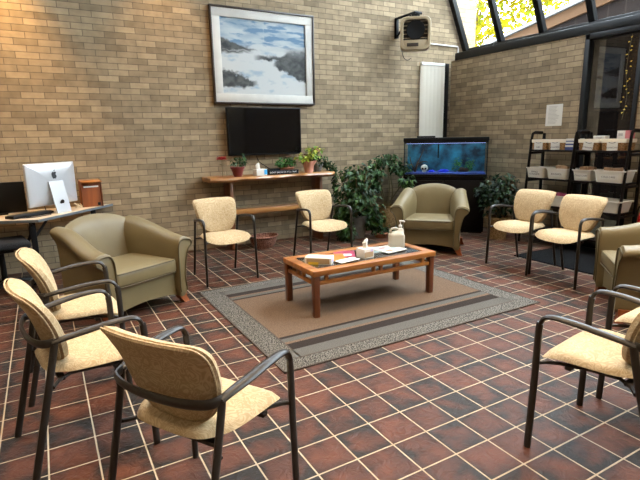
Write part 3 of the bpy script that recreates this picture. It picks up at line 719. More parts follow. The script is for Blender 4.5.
# ------------------------------------------------------------------ television and picture
tv = thing('television', 'flat black television mounted on the brick wall above the console table', 'television', (2.745, YB-.085, 1.575))
B().box((0, 0, 0), (1.10, .05, .64), .006).obj('housing', 'black', tv); B().box((0, -.0255, .006), (1.075, .002, .605)).obj('screen', 'black_gloss', tv, smooth=False)
B().box((0, .055, 0), (.4, .06, .3), .004).obj('wall_mount', 'dark_steel', tv)
tag(B().tube([(2.62, YB-.04, 1.24), (2.66, YB-.03, 1.16), (2.76, YB-.03, 1.09), (2.82, YB-.12, 1.03)], .005, 6, 4).obj('power_cord', 'black'), 'black cord hanging down the wall from the television to the console', 'cord')
pc = thing('framed_painting', 'large framed painting of a snowy stream hanging above the television', 'painting', (2.815, YB-.002, 2.548))
PW, PH = 1.505, 1.215
def frame_bars(b, w, h, t, dp, y):
    b.box((0, y, h/2-t/2), (w, dp, t), .003); b.box((0, y, -h/2+t/2), (w, dp, t), .003)
    b.box((-w/2+t/2, y, 0), (t, dp, h-2*t), .003); b.box((w/2-t/2, y, 0), (t, dp, h-2*t), .003)
b = B(); frame_bars(b, PW, PH, .022, .06, -.03); b.obj('frame', 'pic_frame', pc)
b = B(); frame_bars(b, PW-.044, PH-.044, .108, .035, -.025); b.obj('liner', 'mat_board', pc)
def paint():
    W_, H_ = PW-.25, PH-.25; nx, ny = 150, 118; bm = bmesh.new(); cl = bm.loops.layers.float_color.new('Col')
    V = [[bm.verts.new(((i/nx-.5)*W_, -.022, (j/ny-.5)*H_)) for i in range(nx+1)] for j in range(ny+1)]
    def fb(x, y, s, o=5): return noise.fractal(Vector((x*s, y*s, 3.3)), 1.0, 2.0, o)
    def mixc(a, b, t): t = max(0, min(1, t)); return tuple(p+(q-p)*t for p, q in zip(a, b))
    ss = lambda a, b, x: max(0, min(1, (x-a)/(b-a)))
    for j in range(ny):
        for i in range(nx):
            u, v = (i+.5)/nx, (j+.5)/ny
            n = fb(u*.6, v*1.6, 6); n2 = fb(u, v, 14); n3 = fb(u*.7, v*2.6, 6)
            c = mixc((.40, .50, .57), (.66, .69, .70), .5+.8*n)             # sky
            if v > .6: c = mixc(c, (.24, .37, .50), ss(.15, .5, n3+.25*(v > .72)*(u > .5)))
            c = mixc(c, (.74, .72, .68), ss(.70, .58, v)*.9)
            if v < .60: c = mixc((.72, .72, .70), (.50, .58, .64), ss(.1, .6, n+.3*n2))
            dark = mixc((.055, .06, .062), (.17, .17, .16), .5+n2)
            # left hill, its lower bank, right thicket, near left bush
            h1 = ss(0, .03, (.735-.32*u+.03*n2)-v)*ss(0, .03, v-(.555+.06*u+.02*n2))*ss(.48, .40, u)
            h1 = max(h1, ss(0, .03, (.60-.05*u+.03*n2)-v)*ss(0, .03, v-(.52+.08*u+.02*n2))*ss(.38, .30, u))
            h2 = ss(0, .03, (.545+.02*n2)-v)*ss(0, .02, v-(.47+.03*n2))*ss(.36, .46, u)*ss(.85, .7, u)
            h3 = ss(0, .04, (.40+.22*(u-.55)+.16*ss(.55, .75, u)+.05*n2)-v)*ss(0, .03, v-(.40-.62*(u-.60)+.04*n2)+.0)*ss(.56, .64, u)*ss(.10, .16, v)
            h4 = ss(0, .04, (.33-.55*max(0, u-.12)+.06*n2)-v)*ss(0, .03, v-(.07+.10*u+.03*n2))*ss(.42, .34, u)
            k = max(h1, h2, h3, h4); c = mixc(c, dark, k*.95)
            mist = ss(.52, .58, v)*ss(.68, .6, v)*ss(.72, .82, u); c = mixc(c, (.30, .31, .31), mist*.8)
            f = bm.faces.new((V[j][i], V[j][i+1], V[j+1][i+1], V[j+1][i]))
            for lp in f.loops: lp[cl] = (*[q**1.35*.66 for q in c], 1)
    me = bpy.data.meshes.new('canvas'); bm.to_mesh(me); bm.free(); me.materials.append(M['canvas'])
    o = bpy.data.objects.new('canvas', me); COL.objects.link(o); o.parent = pc
paint()
# ------------------------------------------------------------------ unit heater on its bracket
ht = thing('unit_heater', 'beige unit heater with dark fan grille bracketed high on the back wall', 'heater', (5.13, YB-.40, 2.975), R(-38))
b = B(); oc = rrect(.45, .47, .085)
b.loft([[Vector((u*s, y, v*s)) for u, v in oc] for y, s in ((.14, .93), (.10, .99), (-.10, 1.0), (-.125, .97), (-.125, .82), (-.09, .79))], cap=False); b.loft([[Vector((u*.93, .14, v*.93)) for u, v in oc], [Vector((u*.5, .15, v*.5)) for u, v in oc]]); b.obj('cabinet', 'heater', ht, ang=45)
B().box((0, -.05, .02), (.37, .02, .36)).obj('back_plate', 'dark_steel', ht)
b = B()
for k in range(5): b.box((0, -.085, -.065+.058*k), (.36, .03, .005), .001, mx=Matrix.Rotation(R(25), 4, 'X'))
b.box((0, -.10, -.155), (.38, .02, .12), .006)
b.obj('louvre', 'heater', ht)
b = B(); b.lathe([(0, 0), (.05, 0), (.13, .012), (.14, 0)], n=20); o = b.obj('fan', 'black', ht); o.rotation_euler = (R(90), 0, 0); o.location = (0, -.10, .045)
B().box((-.04, -.128, -.165), (.17, .004, .05), .002).obj('nameplate', 'pic_frame', ht)
b = B(); wl = lambda x, y, z: (Matrix.Rotation(R(38), 4, 'Z') @ Vector((x, y, z)))
b.box(wl(-.06, .375, .15), (.05, .05, .30), .004, rz=R(38)); b.tube([wl(-.06, .37, .29), wl(0, 0, .315), wl(.10, -.02, .30)], .020, 6); b.tube([wl(-.06, .37, .02), wl(-.03, .06, .29)], .016, 6); b.box((0, 0, .255), (.12, .12, .06), .004)
b.obj('bracket', 'black', ht)
B().tube([(-.20, .05, -.2), (-.16, .20, -.30), (-.10, .24, -.33), (-.05, .26, -.30)], .005, 6, 4).obj('wire', 'black', ht)

# ------------------------------------------------------------------ aquarium across the corner
aq_c = Vector(((4.87+5.73)/2+.16, (5.93+5.07)/2+.16, 0)); AR = R(-45)
st = thing('aquarium_stand', 'black cabinet stand carrying the fish tank in the corner', 'cabinet', aq_c, AR)
B().box((0, 0, .43), (1.20, .44, .82), .006).obj('carcass', 'black_wood', st); B().box((0, 0, .85), (1.24, .47, .035), .005).obj('top_board', 'black_wood', st); B().box((0, 0, .02), (1.16, .42, .04)).obj('plinth', 'black', st)
for s in (-1, 1):
    dd = B().box((s*.295, -.226, .43), (.57, .014, .74), .004).obj('door', 'black_wood', st); B().tube([(s*.05, -.245, .40), (s*.05, -.245, .50)], .006, 6).obj('handle', 'dark_steel', dd)
aq = thing('aquarium', 'lit glass fish tank with blue backdrop in the corner by the blind', 'aquarium', aq_c+Vector((0, 0, .868)), AR)
AW, AD, AH = 1.22, .46, .52
b = B(); b.box((0, -AD/2+.004, AH/2), (AW, .008, AH)); b.box((-AW/2+.004, 0, AH/2), (.008, AD-.016, AH)); b.box((AW/2-.004, 0, AH/2), (.008, AD-.016, AH))
b.obj('glass_walls', 'tank_glass', aq, smooth=False)
B().box((0, AD/2-.008, AH/2), (AW-.02, .006, AH-.01)).obj('backdrop', 'backdrop', aq, smooth=False)
b = B()
for z in (.012, AH-.012):
    b.box((0, -AD/2, z), (AW+.015, .014, .03), .003); b.box((0, AD/2, z), (AW+.015, .014, .03), .003)
    for s in (-1, 1): b.box((s*AW/2, 0, z), (.014, AD, .03), .003)
for sx in (-1, 1): b.box((sx*(AW/2-.002), -AD/2+.002, AH/2), (.012, .012, AH), .002)
b.obj('trim', 'black', aq)
b = B(); b.box((0, 0, AH+.028), (AW+.03, AD+.02, .058), .01); b.obj('hood', 'black', aq)
B().box((0, -AD/2+.05, AH-.022), (AW-.06, .05, .018), .004).obj('lamp_tube', 'tank_lamp', aq)
b = B()
for i in range(25):
    pass
b.box((0, 0, .025), (AW-.03, AD-.03, .05), .01); b.obj('gravel', 'gravel', aq)
def in_tank(x, y, z=.05): return Matrix.Translation(aq_c+Vector((0, 0, .868))) @ Matrix.Rotation(AR, 4, 'Z') @ Vector((x, y, z))
def rock(name, label, cat, x, y, s, m, seed, z=.045):
    t = bmesh.new(); bmesh.ops.create_icosphere(t, subdivisions=3, radius=1)
    for v in t.verts:
        d = 1+.35*noise.noise(v.co*1.4+Vector((seed, 0, 0))); v.co = Vector((v.co.x*s[0]*d, v.co.y*s[1]*d, (v.co.z+.8)*s[2]*d))
    b = B(); b._add(t); return tag(b.obj(name, m, loc=in_tank(x, y, z), rz=AR), label, cat)
rock('blue_rock', 'bright blue rock at the middle of the fish tank floor', 'rock', -.02, -.05, (.075, .05, .03), 'blue_rock', 2)  # plain saturated blue base colour
rock('blue_rock', 'smaller bright blue rock beside the skull ornament', 'rock', -.20, -.07, (.045, .035, .022), 'blue_rock', 5)
rock('dark_rock', 'dark rock under the tank plants at right', 'rock', .28, .03, (.09, .06, .04), 'driftwood', 9)
sk = thing('skull_ornament', 'pale skull ornament on the fish tank floor at left', 'ornament', in_tank(-.31, -.06, .045), AR)
t = bmesh.new(); bmesh.ops.create_uvsphere(t, u_segments=20, v_segments=14, radius=1)
for v in t.verts: v.co = Vector((v.co.x*.055, v.co.y*.065, v.co.z*.052+.07))
b = B(); b._add(t); b.box((0, -.03, .022), (.06, .05, .045), .012); b.obj('cranium', 'skull', sk)
b = B()
for s in (-1, 1):
    t = bmesh.new(); bmesh.ops.create_uvsphere(t, u_segments=10, v_segments=8, radius=.015); b._add(t, Matrix.Translation((s*.022, -.060, .062)))
b.obj('eye_socket', 'black', sk)
dw = thing('driftwood', 'dark branching driftwood rising at the left end of the fish tank', 'driftwood', in_tank(-.46, 0, .04), AR)
b = B(); b.tube([(0, 0, 0), (.03, 0, .12), (.08, .02, .24), (.13, .02, .36)], [.02, .016, .010, .006], 7, 3); b.tube([(.03, 0, .12), (.12, -.02, .17), (.2, 0, .16)], [.012, .009, .005], 6, 3); b.tube([(0, 0, .03), (-.06, .02, .14), (-.08, 0, .25)], [.014, .01, .005], 6, 3); b.obj('branches', 'driftwood', dw)
for x, lab, s in ((.18, 'green tank plant left of the dark rock', 21), (.36, 'green tank plant right of the dark rock', 22)):
    tp_ = thing('aquarium_plant', lab, 'plant', in_tank(x, .02, .045), AR, 'plants in the fish tank'); foliage(tp_, [((0, 0, .08), (.07, .05, .08)), ((.02, 0, .15), (.05, .04, .07))], 70, .045, [(.03, .13, .04), (.05, .18, .05)], s)
tag(B().tube([in_tank(-.11, .12, .50), in_tank(-.11, .12, .26)], .012, 8).obj('heater_tube', 'black'), 'black tube hanging down inside the fish tank', 'tube')
hb = tag(B().box((0, 0, .012), (.28, .08, .024), .006).obj('light_bar', 'black', loc=in_tank(-.30, .05, AH+.058), rz=AR), 'small black fixture lying on the left of the fish tank hood', 'fixture')

# ------------------------------------------------------------------ floor plants
pl = thing('potted_plant', 'big dark leafy plant in a grey pot by the right end of the console', 'plant', (3.97, 5.92, 0))
pot(B(), .12, .165, .34, .015).obj('pot', 'grey_pot', pl); B().lathe([(0, .30), (.16, .30)], n=20).obj('soil', 'soil', pl)
stems(pl, [[(0, 0, .28), (.1*math.cos(a), .1*math.sin(a), .6), (.24*math.cos(a), .2*math.sin(a), .9+.1*math.sin(a*3))] for a in [k*.7 for k in range(9)]], .007)
foliage(pl, [((0, 0, .90), (.22, .2, .20)), ((-.05, -.02, .68), (.33, .26, .24)), ((.05, -.1, .52), (.30, .22, .2)), ((-.22, -.05, .40), (.14, .15, .22)), ((.22, -.12, .30), (.16, .12, .2)), ((-.25, -.12, .14), (.12, .1, .13))], 1000, .092, GREENS, 31, .45)
pr_ = thing('potted_plant', 'tall leggy plant in a woven tan pot left of the fish tank', 'plant', (4.70, 6.12, 0))
b = B(); b.lathe([(0, .05), (.12, .05), (.155, .16), (.165, .30), (.155, .385), (.168, .39), (.168, .405), (.145, .405), (.14, .36), (0, .36)], n=24); b.obj('pot', 'basket_pot', pr_)
B().lathe([(0, 0), (.13, 0), (.17, .03), (.172, .05), (.0, .052)], n=22).obj('saucer', 'dark_steel', pr_)
stems(pr_, [[(0, 0, .36), (-.1, -.02, .6), (-.20, -.05, .95), (-.05, -.05, 1.12)], [(.02, 0, .36), (.08, -.03, .6), (.06, 0, .9), (.16, 0, 1.1)], [(-.02, 0, .36), (-.16, 0, .7), (-.28, -.03, 1.0)], [(0, .02, .36), (.10, -.08, .6), (.17, -.26, .82)], [(0, 0, .36), (0, -.05, .7), (-.05, -.06, 1.0)]], .008)
foliage(pr_, [((-.05, -.04, 1.10), (.26, .18, .13)), ((-.28, -.04, .95), (.16, .14, .17)), ((.20, -.06, .98), (.16, .14, .12)), ((.17, -.28, .80), (.09, .08, .10)), ((-.3, -.02, .72), (.1, .1, .12))], 520, .088, GREENS+[(.07, .15, .06)], 32, .4)
sp = thing('potted_plant', 'small creeping plant in a low terracotta saucer on the floor by the olive armchair', 'plant', (4.28, 5.72, 0))
B().lathe([(0, 0), (.085, 0), (.11, .06), (.115, .065), (.10, .062), (0, .05)], n=20).obj('bowl', 'terracotta', sp)
foliage(sp, [((0, 0, .10), (.15, .12, .06)), ((.16, .02, .08), (.09, .09, .07))], 90, .06, GREENS, 33)
dp = thing('potted_plant', 'dark bushy plant in a pot between the fish tank and the shelves', 'plant', (5.62, 4.72, 0))
pot(B(), .12, .16, .32, .014).obj('pot', 'basket_pot', dp)
stems(dp, [[(0, 0, .28), (.08*math.cos(a), .1*math.sin(a), .6), (.15*math.cos(a), .25*math.sin(a), .85)] for a in [k*.9 for k in range(7)]], .007)
foliage(dp, [((-.02, 0, .80), (.22, .28, .16)), ((-.04, .15, .66), (.2, .22, .16)), ((-.03, -.12, .66), (.2, .2, .2)), ((0, .05, .48), (.2, .24, .16))], 620, .080, [(.007, .020, .005), (.012, .030, .007), (.005, .014, .004)], 34, .35)

# ------------------------------------------------------------------ ladder shelves and their bins
SZ = (.20, .545, .895, 1.265)
def make_shelf(label, yc, w):
    t = thing('ladder_shelf', label, 'shelf', (0, yc, 0), 0, 'dark ladder shelves against the right wall')
    fx = lambda z: 5.70+.088*z
    for s in (-1, 1):
        y = s*(w/2-.015)
        B().tube([(fx(0), y, 0), (fx(1.42), y, 1.42), (fx(1.46)+.01, y, 1.475), (fx(1.49)+.05, y, 1.49), (6.04, y, 1.485)], .024, 8, 0, flat=(.9, .6), up=(1, 0, 0)).obj('upright', 'black_wood', t)
        B().box((6.08, y, .74), (.035, .03, 1.48), .004).obj('upright', 'black_wood', t)
        for z in SZ: B().box(((fx(z)+6.08)/2, y, z-.045), (6.08-fx(z), .02, .03), .003).obj('rung', 'black_wood', t)
    for z in SZ: B().box(((fx(z)+6.08)/2-.02, 0, z-.012), (6.10-fx(z), w-.05, .024), .004).obj('shelf_board', 'black_wood', t)
    return t
make_shelf('dark ladder shelf with two tagged baskets, left one of the pair against the brick', 4.09, .66)
make_shelf('dark ladder shelf in front of the glass door, right one of the pair', 3.425, .66)
def bin_text(par, s, x, z, size=.026): text('lettering', s, size, 'ink', par, (x, 0, z), (R(90), 0, R(-90)))
def tub(label, y, z, w, d, h, lettering, group):
    t = thing('storage_tub', label, 'tub', (5.70+.088*z+d/2-.03, y, z), 0, group)
    b = B(); o = lambda ww, dd, z_: [Vector((u, v, z_)) for u, v in rrect(dd, ww, .03)]
    b.loft([o(w*.86, d*.86, 0), o(w*.97, d*.97, h-.014), o(w*1.04, d*1.04, h-.014), o(w*1.04, d*1.04, h), o(w*.96, d*.96, h), o(w*.84, d*.84, .008)]); b.obj('body', 'tub', t, ang=35)
    if lettering:
        lb = B().box((-d*.466, 0, h*.46), (.003, w*.62, h*.42)).obj('paper_label', 'paper', t, smooth=False); lb.rotation_euler.y = 0
        for i, s in enumerate(lettering): text('lettering', s, .030, 'ink', lb, (-d*.466-.004, 0, h*(.46+(.0 if len(lettering) == 1 else .11-.22*i))), (R(90), 0, R(-90)))
    return t
GT = 'white tubs on the ladder shelves'
z = SZ[2]+.001
tub('white tub labelled in two lines, far left on the middle shelf', 4.275, z, .275, .27, .135, ['FEMALE', 'CONDOMS'], GT)
tub('white tub labelled BANDAIDS on the left middle shelf', 3.955, z, .30, .27, .135, ['BANDAIDS'], GT)
tub('white tub labelled COLD CARE nearest the middle upright', 3.62, z, .235, .27, .135, ['COLD CARE'], GT)
tub('longer white tub labelled COLD CARE nearest the right upright', 3.285, z, .36, .27, .14, ['COLD CARE'], GT)
z = SZ[1]+.001
tub('white tub of pink packets on the lower left shelf behind the chair backs', 3.95, z, .42, .30, .14, None, GT)
tub('white tub on the lower right shelf beside the right upright', 3.30, z, .40, .30, .14, None, GT)
def packets(lst, z, m, name, label, group, cat='packet', s=(.05, .10, .085)):
    for i, (y, lab) in enumerate(lst):
        tag(B().box((0, 0, s[2]/2), s, .012, mx=Matrix.Rotation(R(12-9*(i % 3)), 4, 'X')).obj(name, m, loc=(5.70+.088*z+.10+.015*(i % 2), y, z+.085), rz=R(-8+7*i % 20)), lab, cat, group)
z = SZ[2]
packets([(3.92, 'brown paper packet standing up in the BANDAIDS tub'), (4.00, 'brown packet leaning at the back of the BANDAIDS tub'), (3.66, 'brown packet at the left of the first COLD CARE tub'), (3.575, 'brown packet at the right of the first COLD CARE tub'),
         (3.36, 'brown packet at the left end of the longer COLD CARE tub'), (3.25, 'brown packet at the right end of the longer COLD CARE tub')], z, 'kraft', 'paper_packet', '', 'brown packets in the middle tubs')
packets([(4.03, 'pink packet at the left in the lower shelf tub'), (3.93, 'pink packet in the middle of the lower shelf tub'), (3.83, 'pink packet at the right in the lower shelf tub')], SZ[1], 'magenta', 'paper_packet', '', 'pink packets in the lower tub')
def tag_basket(label, y, w, lettering, tilt, group):
    z = SZ[3]+.001; d = .22; h = .125
    t = thing('wicker_basket', label, 'basket', (5.70+.088*z+d/2+.0, y, z), 0, group)
    o = lambda ww, dd, z_: [Vector((u, v, z_)) for u, v in rrect(dd, ww, .02)]
    b = B(); b.loft([o(w*.92, d*.92, 0), o(w*.98, d*.98, h), o(w*.93, d*.9, h), o(w*.88, d*.85, .008)]); b.obj('body', 'wicker', t, ang=35)
    b = B(); b.loft([o(w*1.01, d*1.02, h-.035), o(w*1.03, d*1.05, h-.012), o(w*1.02, d*1.03, h+.008), o(w*.95, d*.93, h+.008), o(w*.9, d*.88, .03)], cap=False); b.obj('liner', 'liner', t, ang=50)
    tg = B().box((-d*.53-.004, 0, h*.40), (.003, .125, .10)).obj('paper_tag', 'paper', t, smooth=False); tg.rotation_euler.x = tilt
    text('lettering', lettering, .024, 'ink', tg, (-d*.53-.008, 0, h*.26), (R(90), 0, R(-90)))
    bw_ = B(); bw_.tube([(-d*.53-.006, -.04, h*.76), (-d*.53-.012, -.01, h*.68), (-d*.53-.012, .015, h*.70), (-d*.53-.006, .04, h*.76)], .003, 5, 3); bw_.obj('bow', 'ink', tg)
    return t
GB = 'tagged wicker baskets on the top shelf'
tag_basket('lined wicker basket with a paper tag at the far left of the top shelf', 4.28, .235, 'LUBE', R(0), GB)
tag_basket('lined wicker basket with a paper tag beside the blue and white books', 4.03, .25, 'FLAVORED', R(-3), GB)
tag_basket('lined wicker basket with a tilted tag just right of the middle upright', 3.60, .27, 'CONDOMS', R(8), GB)
tag_basket('lined wicker basket under the pink tissue box on the right shelf', 3.30, .30, 'CONDOMS', R(-2), GB)
zz = SZ[3]+.001
for i, (m, h, lab) in enumerate((('navy', .035, 'navy blue book at the bottom of the top shelf pile'), ('paper', .022, 'white book lying on the navy book'), ('navy', .018, 'thin navy book in the middle of the pile'), ('paper', .022, 'second white book from the top of the pile'), ('navy', .012, 'thin dark binder just under the topmost book'), ('paper', .025, 'white book on top of the top shelf pile'))):
    o = thing('book', lab, 'book', (5.93, 3.845, zz), R(2*i-4), 'pile of books on the top shelf'); zz += h+.0012
    B().box((0, 0, h/2), (.20, .125, h-.003)).obj('pages', 'paper', o, smooth=False); B().box((-.001, 0, h/2), (.205, .128, h), .001).obj('cover', m, o, smooth=False)
wb = thing('paper_box', 'white paper box lying on the baskets right of the middle upright', 'box', (5.93, 3.515, SZ[3]+.137)); B().box((0, 0, .017), (.10, .14, .034), .003).obj('carton', 'paper', wb); B().box((-.051, 0, .017), (.001, .08, .008)).obj('print', 'grey_ink', wb, smooth=False)
pt = thing('tissue_box', 'white tissue box with a pink end on top of the right shelf basket', 'tissue box', (5.92, 3.225, SZ[3]+.137)); B().box((0, 0, .045), (.11, .14, .09), .003).obj('carton', 'paper', pt); B().box((-.002, -.0475, .045), (.112, .05, .091)).obj('pink_panel', 'pink', pt, smooth=False)
B().box((-.056, .03, .045), (.001, .05, .03)).obj('print', 'grey_ink', pt, smooth=False)
# notice on brick
nt_ = thing('paper_notice', 'white printed notice taped to the brick wall above the shelves', 'notice', (XR-.0012, 4.32, 1.717), R(0))
B().box((0, 0, 0), (.002, .245, .285)).obj('sheet', 'paper', nt_, smooth=False)
b = B(); rnd = random.Random(4)
for k in range(14):
    w_ = .17*rnd.uniform(.6, 1) if k not in (0,) else .13; b.box((-.0013, .085-w_/2, .115-.0175*k), (.0006, w_, .006))
b.obj('print_lines', 'grey_ink', nt_, smooth=False)
# floor mat, extinguisher
tag(B().box((5.50, 3.35, .005), (1.12, 1.06, .01), .003).obj('floor_mat', 'rubber'), 'black rubber mat on the tiles under the ladder shelves', 'mat')
fe = thing('fire_extinguisher', 'red fire extinguisher standing against the brick beside the right shelf', 'fire extinguisher', (5.97, 2.93, 0))
B().lathe([(0, 0), (.075, 0), (.08, .02), (.08, .50), (.065, .56), (.03, .60), (.025, .62), (0, .62)], n=20).obj('cylinder', 'ext_red', fe)
b = B(); b.lathe([(.022, .62), (.022, .66), (0, .66)], n=12); b.box((-.03, 0, .68), (.10, .02, .02), .004); b.box((-.04, 0, .72), (.11, .018, .015), .004, mx=Matrix.Rotation(R(12), 4, 'Y')); b.obj('valve', 'black', fe)
B().tube([(.01, .02, .65), (.02, .09, .62), (.01, .11, .45), (0, .10, .22)], .011, 8, 4).obj('hose', 'black', fe)
B().box((-.0775, 0, .35), (.012, .09, .16), .004).obj('paper_label', 'paper', fe)
# small gold leaf-shaped specks strung in front of the door glass
gl = thing('speck_garland', 'string of tiny gold specks hanging down the glass door', 'garland', (XR+.012, 3.40, 0))
b = B(); b.tube([(0, 0, 2.60), (.004, .03, 2.2), (0, -.01, 1.9), (.003, .02, 1.62)], .0015, 4, 4); b.obj('string', 'stem', gl)
b = B(); rnd = random.Random(8)
for k in range(20):
    zq = 2.55-.045*k; b.leaf((0, .03*math.sin(k*1.7)+.01, zq), (-.2, rnd.uniform(-1, 1), rnd.uniform(-.6, .6)), (-1, 0, .2), .028, .016)
b.obj('flecks', 'yellow', gl, smooth=False)

# ------------------------------------------------------------------ desk corner
ZD = .73
dk = thing('computer_desk', 'angled pale laminate desk with grey edge in the left corner', 'desk', (0, 0, 0))
poly = [(-.10, 5.50), (.70, 6.40), (-1.35, 6.40), (-1.35, 6.05)]
B().prism(poly, ZD-.028, ZD-.001, bevel=.002).obj('edge_band', 'desk_edge', dk, smooth=False)
pin = [(-.103, 5.512), (.68, 6.393), (-1.342, 6.393), (-1.342, 6.056)]
B().prism(pin, ZD-.005, ZD).obj('table_top', 'desk_top', dk, smooth=False)
for x, y, dx, dy in ((-.16, 5.64, .0, .0), (.46, 6.30, .02, 0), (-1.25, 6.30, 0, 0), (-1.25, 6.12, 0, 0)):
    B().box((x, y, (ZD-.03)/2), (.055, .055, ZD-.03), .004).obj('leg', 'black', dk)
B().tube([(-.16, 5.64, .52), (-.02, 5.72, .70)], .013, 6).obj('brace', 'black', dk)
im = thing('desktop_computer', 'silver all-in-one computer turned away on the desk, its back to the room', 'computer', (.068, 6.01, ZD), R(43))
# local x along the desk edge, -y towards the room
b = B(); W_, z0, z1 = .65, .085, .535; rings = []
for y, s in ((.012, 1.0), (-.003, 1.0), (-.010, .97), (-.020, .88), (-.029, .75), (-.036, .6), (-.041, .42), (-.043, .25), (-.044, .05)):
    rings.append([Vector((u*s, y, (z0+z1)/2+v*s)) for u, v in rrect(W_, z1-z0, .012)])
b.loft(rings); hs = b.obj('housing', 'silver', im, ang=75)
B().box((0, .013, (z0+z1)/2), (W_-.01, .004, z1-z0-.01)).obj('screen', 'black_gloss', im, smooth=False)
b = B(); b.loft([[Vector((sx*.095+0, y+ty, z)) for sx, ty in ((-1, 0), (1, 0), (1, .009), (-1, .009))] for y, z in ((-.055, .34), (-.085, .20), (-.125, .012), (-.12, .004))])
b.box((0, -.035, .004), (.19, .19, .008), .003); b.obj('stand', 'silver', im, ang=30)
o = B().lathe([(.0, 0), (.027, 0), (.027, .003), (0, .003)], n=20).obj('cable_hole', 'dark_steel', im); o.location = (0, -.108, .115); o.rotation_euler = (R(105), 0, 0)
ap = [(0, .42), (.12, .50), (.3, .47), (.42, .36), (.33, .22), (.31, .05), (.38, -.1), (.46, -.16), (.36, -.38), (.22, -.55), (.1, -.55), (0, -.5), (-.1, -.55), (-.22, -.55), (-.38, -.33), (-.47, -.02), (-.45, .25), (-.32, .44), (-.14, .49)]
lf = [(0, .56), (.02, .72), (.18, .84), (.17, .68), (.08, .58)]
b = B()
for sh in (ap, lf):
    c_ = [(p.x*.070, p.y*.070) for p in catmull([(x, y, 0) for x, y in sh], 3, True)]
    b.prism(c_, 0, .0012, Matrix(((1, 0, 0, 0), (0, 0, -1, -.0435), (0, 1, 0, .405), (0, 0, 0, 1))))
lg = b.obj('emblem', 'ink', im, smooth=False); lg['label'] = 'black bitten apple emblem'
B().box((-.285, -.0225, .522), (.045, .003, .007)).obj('sticker', 'pink', im, smooth=False)
kb = thing('keyboard', 'black keyboard bar lying in front of the silver computer on the desk', 'keyboard', (-.17, 5.83, ZD), R(38)); B().box((0, 0, .016), (.46, .13, .03), .006).obj('case', 'black', kb); B().box((0, .0, .033), (.43, .10, .006), .002).obj('keys', 'dark_steel', kb)
mo = thing('monitor', 'wide black monitor on the desk at the left edge of the view', 'monitor', (-.50, 6.17, ZD), R(3)); B().box((0, 0, .175), (.60, .035, .33), .008).obj('housing', 'black', mo); B().box((0, .0, .01), (.24, .18, .014), .004).obj('stand', 'black', mo)
sb = thing('suggestion_box', 'orange wooden suggestion box with a paper slip on the desk by the wall', 'box', (.465, 6.30, ZD), R(8))
b = B(); b.prism([(-.06, 0), (.075, 0), (.075, .30), (-.06, .285)], -.115, .095, Matrix(((0, 0, 1, 0), (1, 0, 0, 0), (0, 1, 0, 0), (0, 0, 0, 1)))); b.obj('body', 'orange_wood', sb, ang=30)
B().box((.098, 0, .15), (.012, .15, .305), .003).obj('side_board', 'table_wood_v', sb); o = B().box((-.005, 0, .298), (.225, .16, .014), .003).obj('lid', 'table_wood', sb); o.rotation_euler.x = R(6)
B().box((-.01, -.0625, .235), (.16, .003, .016)).obj('paper_slip', 'paper', sb, smooth=False); B().box((.06, -.066, .03), (.03, .01, .035), .004).obj('lock', 'black', sb)
tag(B().tube([(-.30, 5.72, ZD+.004), (-.15, 5.68, ZD+.005), (-.05, 5.76, ZD+.004), (.02, 5.83, ZD+.005), (-.02, 5.93, ZD+.03), (-.04, 6.0, ZD+.16)], .005, 6, 5).obj('cable', 'black'), 'black cable trailing over the desk to the silver computer', 'cable')
tag(B().tube([(.28, 6.20, ZD+.006), (.30, 6.17, ZD+.05), (.33, 6.2, ZD+.01), (.27, 6.24, ZD+.055), (.35, 6.26, ZD+.008), (.33, 6.30, ZD+.04)], .006, 6, 5).obj('cable', 'liner'), 'coiled pale cable between the silver computer and the wooden box', 'cable')
oc_ = thing('office_chair', 'black swivel office chair tucked under the left desk', 'office chair', (-.46, 5.62, 0), R(10))
B().box((0, 0, .50), (.48, .46, .075), .03, seg=3).obj('seat', 'dark_fabric', oc_)
B().tube([(0, 0, .08), (0, 0, .30), (0, 0, .46)], .028, 10).obj('column', 'black', oc_); B().box((0, 0, .445), (.20, .24, .04), .01).obj('mechanism', 'black', oc_)
for k in range(5):
    a = 2*PI*k/5+.4; l = B().tube([(0, 0, .115), (.15*math.cos(a), .15*math.sin(a), .10), (.29*math.cos(a), .29*math.sin(a), .075)], [.028, .022, .016], 8, 2).obj('base_arm', 'black', oc_)
    w_ = B().lathe([(0, -.022), (.026, -.022), (.028, 0), (.026, .022), (0, .022)], n=14).obj('caster', 'black', l); w_.location = (.29*math.cos(a), .29*math.sin(a), .029); w_.rotation_euler = (R(90), 0, a)
B().box((0, .27, .78), (.44, .06, .42), .03, seg=3).obj('backrest', 'dark_fabric', oc_) if False else None
for s in (-1, 1): B().tube([(s*.24, .05, .47), (s*.285, .05, .55), (s*.285, .0, .655), (s*.285, -.12, .66)], .016, 8, 3).obj('armrest', 'black', oc_)

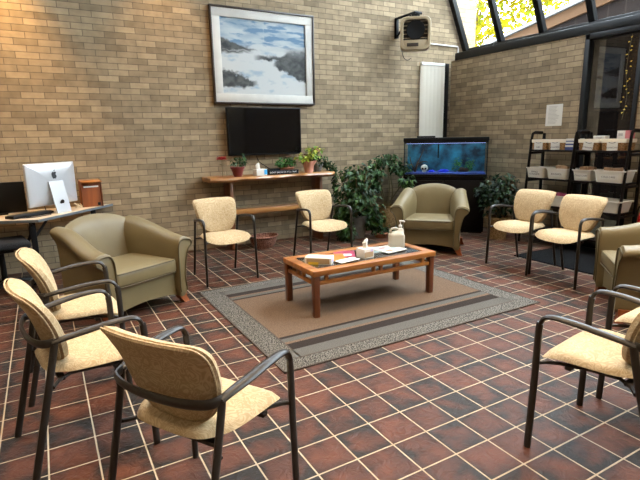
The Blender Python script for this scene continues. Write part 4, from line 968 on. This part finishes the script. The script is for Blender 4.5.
# ------------------------------------------------------------------ light
w = bpy.data.worlds.new('sky'); scene.world = w; w.use_nodes = True
bg = w.node_tree.nodes['Background']; bg.inputs[0].default_value = (.76, .88, 1.0, 1); bg.inputs[1].default_value = 23
def lamp(name, kind, loc, energy, col, rot=(0, 0, 0), size=1, sy=None, **k):
    l = bpy.data.lights.new(name, kind); l.energy = energy; l.color = col
    if kind == 'AREA': l.shape = 'RECTANGLE'; l.size = size; l.size_y = sy or size
    for a, v in k.items(): setattr(l, a, v)
    o = bpy.data.objects.new(name, l); COL.objects.link(o); o.location = loc; o.rotation_euler = rot; return o
lamp('aquarium_lamp', 'AREA', tuple(in_tank(0, .02, .485)), 2.6, (.50, .85, 1.0), rot=(0, 0, AR), size=1.1, sy=.28)
lamp('sun', 'SUN', (0, 0, 20), 5.0, (1, .95, .85), rot=(R(48), 0, R(-20)), angle=R(1))
for x in (-1.6, 1.2):
    for y in (-.6, 2.6): lamp('ceiling_light', 'AREA', (x, y, ZC-.03), 36 if y < 0 else 66, (1, .74, .46), size=.6, sy=1.2, spread=R(100))
for x, y in ((3.9, -.6), (3.9, 2.0)): lamp('ceiling_light', 'AREA', (x, y, ZC-.03), 40, (1, .66, .34), size=.6, sy=1.2, spread=R(100))
for x, e in ((-.40, 420), (1.5, 90)): lamp('wall_washer', 'SPOT', (x, 5.75, 3.9), e, (1, .60, .22), rot=(R(22), 0, 0), spot_size=R(70), spot_blend=.85, shadow_soft_size=.08)

# ------------------------------------------------------------------ camera
cam = bpy.data.cameras.new('camera'); co = bpy.data.objects.new('camera', cam); COL.objects.link(co); scene.camera = co
cam.sensor_fit = 'HORIZONTAL'; cam.sensor_width = 36; cam.lens = 483.1/640*36; cam.clip_start = .05; cam.clip_end = 200
yaw, pitch, roll = R(29.451), R(-11.967), R(-1.069)
f = Vector((math.sin(yaw)*math.cos(pitch), math.cos(yaw)*math.cos(pitch), math.sin(pitch))); r = Vector((math.cos(yaw), -math.sin(yaw), 0)); u = r.cross(f)
r2 = math.cos(roll)*r+math.sin(roll)*u; u2 = -math.sin(roll)*r+math.cos(roll)*u
mw = Matrix((r2, u2, -f)).transposed().to_4x4(); mw.translation = (0, 0, 1.4766); co.matrix_world = mw
vs = scene.view_settings; scene.display_settings.display_device = 'sRGB'
vs.view_transform = 'Standard'; vs.look = 'None'; vs.exposure = 0.0; vs.gamma = 1; vs.use_curve_mapping = False
